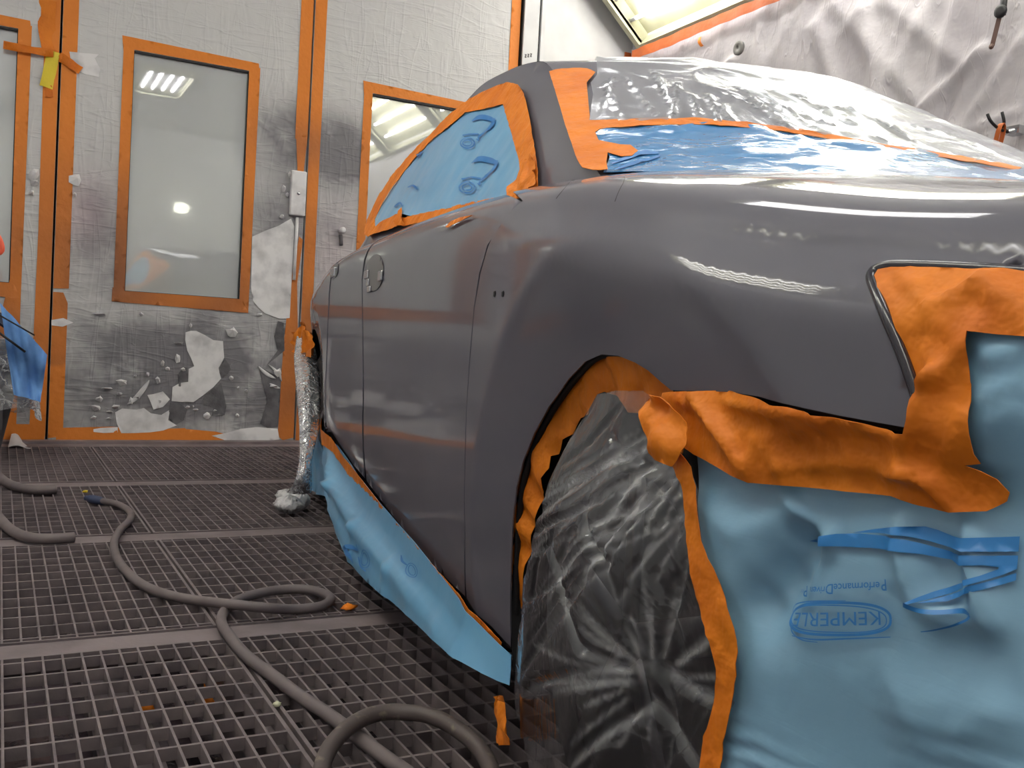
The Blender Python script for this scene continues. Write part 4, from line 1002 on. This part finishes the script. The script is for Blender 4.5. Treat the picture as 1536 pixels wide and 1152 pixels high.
# ---------------------------------------------------------------- sill masking
def hangq(s, z): return Qb(s, .28) - .012 - .05 * sstep(.26, 0, z)
SH = Lateral(hangq)
sm = root('sill_masking', c2w(2.4, .47, .05), 'blue film hanging from orange tape along the car sill down to the floor', 'masking film')
hf = folds(SH, [([(490,665),(505,730),(540,790),(590,850),(660,930),(730,990)], .050, .026), ([(520,698),(580,790),(650,890),(720,970),(755,1005)], -.055, .020),
                ([(500,668),(530,722),(560,775),(584,790)], .030, .012), ([(560,765),(640,865),(700,940)], .012, .016), ([(498,760),(530,835),(580,890)], .015, .03)])
_zt = sorted(S0.hit(*p) for p in [(482,641),(506,674),(536,718),(567,757),(593,788),(623,821),(654,861),(688,905),(723,948),(749,974),(764,988)])
ztop = curve(*_zt)
def hd_(P, a, b): return (hf(P, a, b) + .004*ridged(P, 3, 1)) * sstep(0, .12, ztop(a) - b)
def zclip(P, a, b): return Vector((0, 0, max(0, .012 - P.z)))
patch('blue_film', SH, [(482,632),(506,668),(536,712),(567,751),(593,781),(623,815),(654,854),(688,898),(723,941),(749,967),(766,982),(764,1028),(745,1021),(723,1010),(700,996),(675,980),(640,949),(610,921),(580,896),(556,874),(540,857),(523,839),(514,818),(506,795),(495,767),(487,740),(485,700)], BLUE, sm, step=.018, disp=hd_, lift=zclip, solid=.001)
patch('masking_tape', S0, [(484,621),(503,655),(523,686),(547,714),(588,765),(632,812),(675,860),(706,894),(740,933),(766,960),(764,988),(749,977),(723,951),(688,909),(654,865),(623,825),(593,791),(567,760),(536,721),(506,677),(482,643)], TAPE, sm, step=.012, stepb=.008, off=.016, disp=cr(.001, 40, .002, 14), solid=.0008)
patch('tape_bunch', S0, [(477,610),(483,606),(487,622),(492,640),(484,650),(478,655),(474,640)], TAPE, sm, step=.02, off=.02, disp=cr(.01, 16), solid=.0008)
patch('masking_tape', S0, [(473,565),(477,565),(480,590),(484,622),(481,628),(476,600)], TAPE, sm, step=.02, off=.01, solid=.0008)
ho = lambda q, a, b: .0055 + hd_(q, a, b)
def ring_px(cx, cy, rx, ry, rot=0, n=17): return [(cx + rx*math.cos(t)*math.cos(rot) - ry*math.sin(t)*math.sin(rot), cy + rx*math.cos(t)*math.sin(rot) + ry*math.sin(t)*math.cos(rot)) for t in [j*2*math.pi/(n-1) for j in range(n)]]
stroke(SH, [(541,848,.3),(530,830,.9),(527,823,1.1),(536,823,1),(548,829,.4)], 3.2, ho, sm); stroke(SH, [(548,829,.4),(546,822,.6),(547,820,.4)], 1.4, ho, sm)
for c_ in ((559,842,8,13,.2),(558,842,5,9,.2),(621,856,8,11,-.4),(621,856,5,8,-.4)): stroke(SH, ring_px(*c_), .55, ho, sm)
stroke(SH, [(548,838),(552,852),(560,860)], .8, ho, sm); stroke(SH, [(604,833,.5),(606,842,1),(613,848,.5)], 1.6, ho, sm)
# small blue piece and tyre edge behind the front bag
tag(patch('blue_flap', Lateral(lambda s, z: .500), [(481,640),(470,655),(462,672),(460,700),(459,724),(465,733),(476,740),(489,745),(487,700),(484,660)], BLUE, None, step=.03, disp=lambda P, a, b: .02*ridged(P, 5, 3), solid=.001), 'small crumpled blue flap between the front wheel bag and the sill film', 'masking film')

# ---------------------------------------------------------------- front wheel bag
fbg = root('front_wheel_bag', c2w(3.95, .46, 0), 'clear plastic bag over the front wheel, its foot gathered on the floor', 'plastic bag')
ST = [(505,447,472,.50),(535,444,476,.49),(560,445,478,.47),(600,447,479,.46),(640,449,478,.45),(670,450,472,.44),(695,449,466,.43),(712,446,466,.42),(728,440,466,.42),(738,432,466,.42)]
mb = MB(); rg = []; rng = random.Random(5)
for i, (y, xl, xr, q) in enumerate(ST):
    pl = Lateral(lambda s, z, q=q: q); a1, b1 = pl.hit((xl+xr)/2, y); c = pl.pos(a1, b1); dep = (c - CAM).dot(FW); hw = (xr - xl)/2 * dep / F
    ring_ = []
    for k in range(40):
        t = k*2*math.pi/40; rr_ = 1 + .16*math.sin(k*1.9 + i*.35) * noise.noise(Vector((k*.3, i*.2, 1))) * 2 + .05*math.sin(k*5)
        ring_.append(c + Vector((RR.x, RR.y, 0))*hw*math.cos(t)*rr_ + Vector((-RR.y, RR.x, 0))*hw*1.3*math.sin(t)*rr_)
    rg.append(ring_)
mb.rings(rg, False); mb.build('bag', BAG2, fbg)
for (y, cx, rx, hz_) in ((744, 430, 15, .022), (757, 434, 21, .028), (750, 449, 15, .034)):
    c = on_z(cx, y, .04); dep = (c - CAM).dot(FW); r_ = rx*dep/F; rg = []
    for j in range(9):
        ph = math.pi*(j+.3)/9.2
        rg.append([c + Vector((RR.x,RR.y,0))*r_*math.sin(ph)*math.cos(k*2*math.pi/36)*(1+.22*math.sin(k*2.7+j*1.7)) + Vector((-RR.y,RR.x,0))*r_*.8*math.sin(ph)*math.sin(k*2*math.pi/36) + Vector((0,0,hz_*math.cos(ph)*(1+.35*math.sin(k*1.7+j*1.3)))) for k in range(36)])
    mb = MB(); mb.rings(rg); mb.build('gathered_foot', mat('gathered_film%d' % y, lin(208,206,208), rough=.3, bump=((50,.8,.012),), spec=.6), fbg)
def qflat(q): return Lateral(lambda s, z: q)
patch('masking_tape', qflat(.485), [(459,483),(449,492),(443,502),(444,520),(447,533),(452,543),(459,530),(466,528),(471,534),(474,524),(470,508),(466,497)], TAPE, fbg, step=.025, disp=lambda P, a, b: .03*ridged(P, 9, 3), solid=.001)
patch('masking_tape', qflat(.475), [(467,528),(474,522),(474,537),(472,536),(466,535)], TAPE, fbg, step=.02, off=.02, solid=.001)

# ---------------------------------------------------------------- rear wheel bag
def bagq(s, z): return .425 + .06*sstep(.46, .68, z) + .05*sstep(1.16, 1.34, s) + .02*sstep(.25, .0, z) + .052*sstep(1.0, .86, s)
SB = Lateral(bagq)
rb = root('rear_wheel_bag', c2w(1.0, .44, 0), 'large wrinkled clear plastic bag over the rear wheel, fixed with orange tape', 'plastic bag')
bf = folds(SB, [([(867,772),(890,840),(913,902)], .0099, .0050), ([(819,825),(840,905),(862,975),(930,1006)], .0111, .0050), ([(983,1006),(1030,1035),(1085,1057)], .0111, .0055),
                ([(774,1009),(900,850),(1012,687)], .0086, .0040), ([(785,960),(890,830),(1000,690)], .0062, .0030), ([(797,800),(890,745),(989,687)], .0074, .0040), ([(978,992),(1005,900),(1029,817)], .0086, .0050),
                ([(800,770),(860,720),(960,650)], .0062, .0040), ([(770,930),(820,880),(850,800)], .0049, .0040), ([(780,1035),(850,1010),(930,1006)], .0062, .0060), ([(960,1060),(900,1100),(850,1150)], .0086, .0070),
                ([(960,1045),(1010,1110),(1040,1152)], .0074, .0060), ([(990,1020),(1000,1080),(990,1150)], .0062, .0040), ([(840,690),(880,660),(925,610)], .0049, .0040), ([(905,640),(930,680),(990,700)], .0049, .0040), ([(1000,800),(1020,760),(1015,700)], .0049, .0040), ([(790,900),(800,840),(860,760)], .0045, .0035)])
rngf = random.Random(11); FS = []
for k in range(26):                                      # long fine creases fanning down from the upper right
    x0_, y0_ = rngf.uniform(940, 1035), rngf.uniform(640, 760); t_ = rngf.uniform(2.0, 2.75); l_ = rngf.uniform(90, 330)
    x1_, y1_ = x0_ + math.cos(t_)*l_, y0_ + math.sin(t_)*l_
    FS.append(([(x0_, y0_), ((x0_+x1_)/2 + rngf.uniform(-8,8), (y0_+y1_)/2 + rngf.uniform(-8,8)), (max(x1_, 775), y1_)], .0028, .0024))
for k in range(18):                                      # and out of the hub
    t_ = rngf.uniform(0, 2*math.pi); r0_, l_ = rngf.uniform(15, 50), rngf.uniform(50, 150); x0_, y0_ = 965 + math.cos(t_)*r0_, 1020 + math.sin(t_)*r0_
    FS.append(([(x0_, y0_), (max(778, min(1085, 965 + math.cos(t_)*(r0_+l_))), min(1200, 1020 + math.sin(t_)*(r0_+l_)))], .003, .0028))
ff_ = folds(SB, FS)
def bagcol(v):
    s_, q_, z_ = w2c(v); c_ = max(0, min(1, max(0, bf(v, s_, z_) * 95 - .28) + max(0, ff_(v, s_, z_) * 240 - .12))); return (c_, c_, c_)
patch('bag', SB, [(920,585),(890,590),(868,625),(848,655),(832,688),(818,720),(806,760),(793,808),(782,860),(775,910),(770,955),(766,1000),(764,1045),(768,1080),(776,1110),(784,1150),(800,1230),(830,1330),zp(.98,.012)[0:1]+(1.12,.012),('p',.86,.012),('p',.85,.10),(1068,1152),(1078,1080),(1092,1030),(1092,990),(1074,930),(1058,860),(1048,800),(1042,740),(1028,700),(1006,660),(1000,620),(985,600),(960,585)],
      BAG, rb, step=.0052, disp=lambda P, a, b: .002 + bf(P, a, b) + ff_(P, a, b) + .008*crumple((P.x, P.y, P.z*.6), 6, 3), col=bagcol, solid=0)
# tape ring inside the wheel arch
AT = Lateral(lambda s, z: Qb(s, z) + .012)
ring_o = [(768,905),(768,850),(771,780),(777,730),(787,690),(803,650),(825,610),(855,568),(880,542),(905,529),(930,531),(955,541),(975,553),(993,569),(1012,584)]
ring_i = [(1030,640),(1026,680),(1010,672),(998,660),(990,640),(975,636),(962,622),(945,618),(938,604),(925,598),(905,588),(893,592),(880,622),(866,628),(856,652),(840,660),(834,682),(826,684),(826,702),(818,716),(818,738),(810,750),(806,772),(800,790),(797,815),(792,840),(788,865),(782,890),(778,915)]
patch('masking_tape', AT, ring_o + ring_i, TAPE, rb, step=.008, off=-.0, disp=lambda P, a, b: (.006 + .012*abs(nz(P, 9, 4)))*abs(math.sin(math.atan2(b-.33, a-1.06)*9 + 5*nz(P, 5, 1))) + .006*crumple(P, 22, 3) + .001*ridged(P, 45, 1) - .008, solid=.0008)
mb = MB()
patch('masking_tape', SB, [(762,1042),(768,1040),(776,1052),(777,1070),(783,1095),(783,1114),(772,1112),(768,1100),(765,1080)], TAPE, rb, step=.008, off=.016, disp=cr(.01, 20), solid=.0008)

# ---------------------------------------------------------------- rear end masking: big blue sheet and orange tape
def tq(s, z): 
    k = sstep(.66, .59, z); return (Qb(s, z) + .004) * (1-k) + (baseq(s) + .022) * k
ST_ = Lateral(tq)
SS = Lateral(lambda s, z: tq(s, z) + .006)
rm = root('rear_end_masking', c2w(.6, .5, 0), 'large blue printed film covering the rear end, edged with wide orange tape', 'masking film')
sf = folds(SS, [([(1363,760),(1370,820),(1391,900)], .009, .010), ([(1461,775),(1473,845),(1488,890),(1505,935)], .014, .008), ([(1235,800),(1205,850),(1165,900),(1120,930)], -.018, .028), ([(1170,730),(1205,770),(1245,800)], .009, .010), ([(1255,800),(1235,835),(1190,905)], .008, .010),
                ([(1400,905),(1440,925),(1505,935)], .008, .008), ([(1391,900),(1440,860),(1473,845)], -.010, .016), ([(1245,800),(1238,840),(1225,870)], .005, .015), ([(1391,900),(1430,870),(1473,845)], .005, .02), ([(1060,760),(1110,800),(1190,770)], .008, .02), ([(1473,845),(1400,860),(1391,900)], .004, .02),
                ([(1480,520),(1500,540),(1536,520)], .006, .008), ([(1475,600),(1500,585),(1536,575)], .005, .008), ([(1480,650),(1505,620),(1540,615)], .004, .01),
                ([(1340,1000),(1390,1080),(1450,1040)], .006, .02), ([(1536,1080),(1500,1065),(1450,1100)], .006, .015)])
def ripple(a, b):
    k = math.exp(-((b - .325 - .02*math.sin(a*9)) / .022)**2) + .5*math.exp(-((b - .42)/.02)**2)*sstep(.62,.5,a)
    return .0026 * k * math.sin((b*1.0 + a*.16)*330 + 2*noise.noise(Vector((a*14, b*14, 0))))
def sdisp(P, a, b):
    msk = sstep(.62, .55, b) if a > .56 else sstep(.625, .55, b) + (1 if a < .555 and b > .62 else 0)
    ck = sstep(.60, .50, b)
    return (sf(P, a, b) + (.016*crumple((P.x*.9, P.y*.9, P.z), 4.2, 12) + .004*crumple(P, 11, 5)) * ck) * msk*.9 + ripple(a, b) + .012*noise.noise(Vector((a*6, b*5, 2)))*msk
SHEET = [(1045,672),(1100,690),(1150,705),(1250,715),(1350,725),(1390,738),(1400,690),(1430,655),(1440,560),(1440,490),(1536,495),(1650,505)] + [('p',.30,.62),('p',.30,.012),('p',.84,.012),('p',.84,.10)] + [(1078,1150),(1088,1100),(1100,1050),(1106,1000),(1100,955),(1088,910),(1074,860),(1060,810),(1054,760),(1048,710)]
patch('blue_film', SS, SHEET, BLUEP, rm, step=.0062, disp=sdisp, solid=.0008)
MT = [(1006,590),(1022,587),(1050,585),(1101,584),(1140,592),(1200,607),(1260,620),(1320,631),(1366,641),(1380,642),(1386,625),(1384,600),(1373,566),(1359,535),(1345,503),(1331,471),(1316,437),(1314,418),(1320,408),(1340,404),(1400,404),(1470,408),(1536,413),(1650,421),('p',.37,.70),('p',.38,.645),(1600,512),(1536,506),(1500,503),(1462,499),(1461,540),(1462,575),(1466,630),(1471,676),(1480,690.5),(1457,692),(1480,702),(1502.5,715),(1520,736),(1516,750),(1488,765.6),(1440,768),(1401,758),(1349,743),(1280,737),(1209,730),(1170,727),(1136,724),(1100,707),(1070,692),(1047,682),(1030,672),(1010,640)]
tfold = folds(ST_, [([(1310,640),(1365,650),(1375,740)], .0057, .0096), ([(1372,650),(1400,600),(1462,505)], .0095, .0080), ([(1360,420),(1380,440),(1400,470)], .0057, .0040), ([(1400,530),(1415,560),(1400,580),(1420,545)], .0076, .0048), ([(1480,430),(1500,450),(1536,470)], .0095, .0080), ([(1410,460),(1450,450),(1490,432)], .0076, .0064),
                    ([(1370,690),(1420,720),(1436,760)], .0095, .0064), ([(1340,712),(1365,700),(1380,700)], .0076, .0040), ([(1100,600),(1150,612),(1240,618),(1340,640)], .0076, .0040), ([(1136,720),(1142,690),(1150,655)], .0038, .0040), ([(1050,590),(1090,640),(1130,700)], .0114, .0080), ([(1200,640),(1250,625),(1250,645)], .0057, .0040), ([(1180,700),(1290,690),(1350,690)], .0057, .0096)])
patch('masking_tape', ST_, MT, TAPE, rm, step=.006, off=.002, disp=lambda P, a, b: tfold(P, a, b) + .0035*ridged((P.x, P.y, P.z*.6), 17, 1)*(1 if b < .655 else .5) + .001*ridged(P, 40, 2) + .007*crumple((P.x, P.y, P.z*.8), 11, 4)*(1 if b < .665 else .3) + .005*ridged((P.x*.7,P.y*.7,P.z), 8, 9)*(1 if b < .66 else .4), solid=.0008)
patch('masking_tape', ST_, [(998,612),(1012,596),(1030,598),(1045,612),(1060,640),(1062,672),(1050,684),(1040,700),(1018,690),(1005,674),(995,655),(992,632)], TAPE, rm, step=.006, off=.016, disp=lambda P, a, b: .020*crumple(P, 24, 3) + .008*ridged(P, 14, 3) + .002*ridged(P, 45, 1), solid=.0008)
patch('masking_tape', SS, [(1000,658),(1020,664),(1045,680),(1058,700),(1066,730),(1068,770),(1076,810),(1092,850),(1110,895),(1124,940),(1128,975),(1126,1010),(1116,1060),(1106,1110),(1100,1160),('p',.80,.10),('p',.80,.012),('p',.83,.012),('p',.83,.10),(1068,1160),(1074,1110),(1086,1070),(1094,1040),(1096,1000),(1088,960),(1074,915),(1062,870),(1052,810),(1047,760),(1044,725),(1035,705),(1018,685)], TAPE, rm, step=.008, off=.016, disp=lambda P, a, b: .0035*ridged(P, 12, 3) + .002*ridged(P, 40, 1), solid=.0008)
patch('bumper_gap', Lateral(lambda s, z: Qb(s, z) + .018), [(1015,590),(1015,625),(1100,640),(1200,650),(1300,655),(1380,655),(1390,630),(1360,640),(1250,618),(1101,584)], DARK, rm, step=.03, solid=.001)
# print on the sheet
so = lambda q, a, b: .0050 + sdisp(q, a, b)
def pr(L, wd): stroke(SS, L, wd, so, rm)
def fillpx(L, nm='printed_mark'):
    return patch(nm, SS, L, INK, rm, step=.008, off=.0040, disp=sdisp, solid=0)
Kx = lambda L: [(1030 + x/2.549, 700 + y/2.549) for x, y in L]
fillpx(Kx([(437,287),(520,268),(600,255),(700,253),(820,262),(900,275),(980,298),(1050,320),(1110,332),(1200,337),(1290,337),(1290,372),(1200,372),(1120,370),(1050,352),(960,330),(860,315),(760,308),(640,303),(540,302)]))
fillpx(Kx([(670,250),(760,236),(860,226),(950,226),(1000,240),(1060,262),(1110,268),(1200,268),(1290,265),(1290,322),(1200,322),(1120,318),(1050,305),(980,282),(900,262),(820,252),(740,250)]))
fillpx(Kx([(1180,372),(1290,372),(1290,388),(1240,410),(1150,445),(1050,480),(960,508),(925,518),(915,512),(1000,470),(1100,438),(1180,410),(1225,388),(1228,380)]))
fillpx(Kx([(1290,402),(1290,430),(1200,460),(1100,490),(1050,508),(960,512),(1060,482),(1160,448),(1240,420)]))
pr([(1389,903,1.2),(1410,911,1),(1440,914,1),(1475,912,1.2),(1492,917,.8)], 3.2)
pr([(1492,917,1.4),(1484,924,1),(1460,934,.7),(1430,941,.5),(1408,944,.3)], 2.2)
def oval(cx, cy, rx, ry, rot, p=3.2, n=41, t0=0, t1=2*math.pi):
    o = []
    for j in range(n):
        t = t0 + (t1-t0)*j/(n-1); c, s = math.cos(t), math.sin(t); x = rx*math.copysign(abs(c)**(2/p), c); y = ry*math.copysign(abs(s)**(2/p), s)
        o.append((cx + x*math.cos(rot) - y*math.sin(rot), cy + x*math.sin(rot) + y*math.cos(rot)))
    return o
pr(oval(1275, 926, 88, 24, .0, 2.6), 2.0); pr([(p[0], p[1], 1.0) for p in oval(1272, 926, 84, 20, .02, 2.6)], .9)
pr([(1186,918,.5),(1186,910,1),(1200,904,1),(1240,900,.8),(1290,899,.5)], 1.0); pr([(1200,952,.5),(1240,957,1),(1300,955,1),(1362,952,.5)], 1.2)
pr([(1190,935,.5),(1200,948,1),(1220,958,1),(1245,961,.5)], .9)
def text_px(txt, cx, cy, w_, h_, rot, parent, bold=.0):
    cu = bpy.data.curves.new('t', 'FONT'); cu.body = txt; cu.align_x = 'CENTER'; cu.align_y = 'CENTER'; cu.size = 1; cu.offset = bold; cu.resolution_u = 3
    ob = bpy.data.objects.new('t', cu); COL.objects.link(ob); bpy.context.view_layer.update()
    me = bpy.data.meshes.new_from_object(ob.evaluated_get(bpy.context.evaluated_depsgraph_get()))
    xs = [v.co.x for v in me.vertices]; ys = [v.co.y for v in me.vertices]; X0, X1, Y0, Y1 = min(xs), max(xs), min(ys), max(ys)
    bm = bmesh.new(); bm.from_mesh(me); bmesh.ops.triangulate(bm, faces=bm.faces); 
    V = []
    for v in bm.verts:
        u = (v.co.x - (X0+X1)/2) / (X1-X0) * w_; k = (v.co.y - (Y0+Y1)/2) / (Y1-Y0) * h_
        x = cx + u*math.cos(rot) + k*math.sin(rot); y = cy + u*math.sin(rot) - k*math.cos(rot)
        a, b = SS.hit(x, y); q = SS.pos(a, b); nn = SS.nrm(a, b); nn = nn if nn.dot(CAM-q) > 0 else -nn; V.append(q + nn*so(q, a, b))
    bm.verts.index_update(); Fc = [tuple(v.index for v in f.verts) for f in bm.faces]; bm.free()
    bpy.data.objects.remove(ob); bpy.data.meshes.remove(me); bpy.data.curves.remove(cu)
    mesh('printed_word', V, Fc, INK, parent, smooth=False)
text_px('KEMPERLE', 1270, 926.5, 152, 20, math.pi - .03, rm, 0)
for t_, cx, cy, w_, h_ in (('P',1352,875,9,17),('erformance',1307,878,76,12),('D',1261,882,14,15),('riven',1236,884,32,10),('P',1208,887,9,16),('roducts',1196,888,14,6)):
    text_px(t_, cx, cy, w_, h_, math.pi - .05, rm, .01)
print('scene built', len(bpy.data.objects))
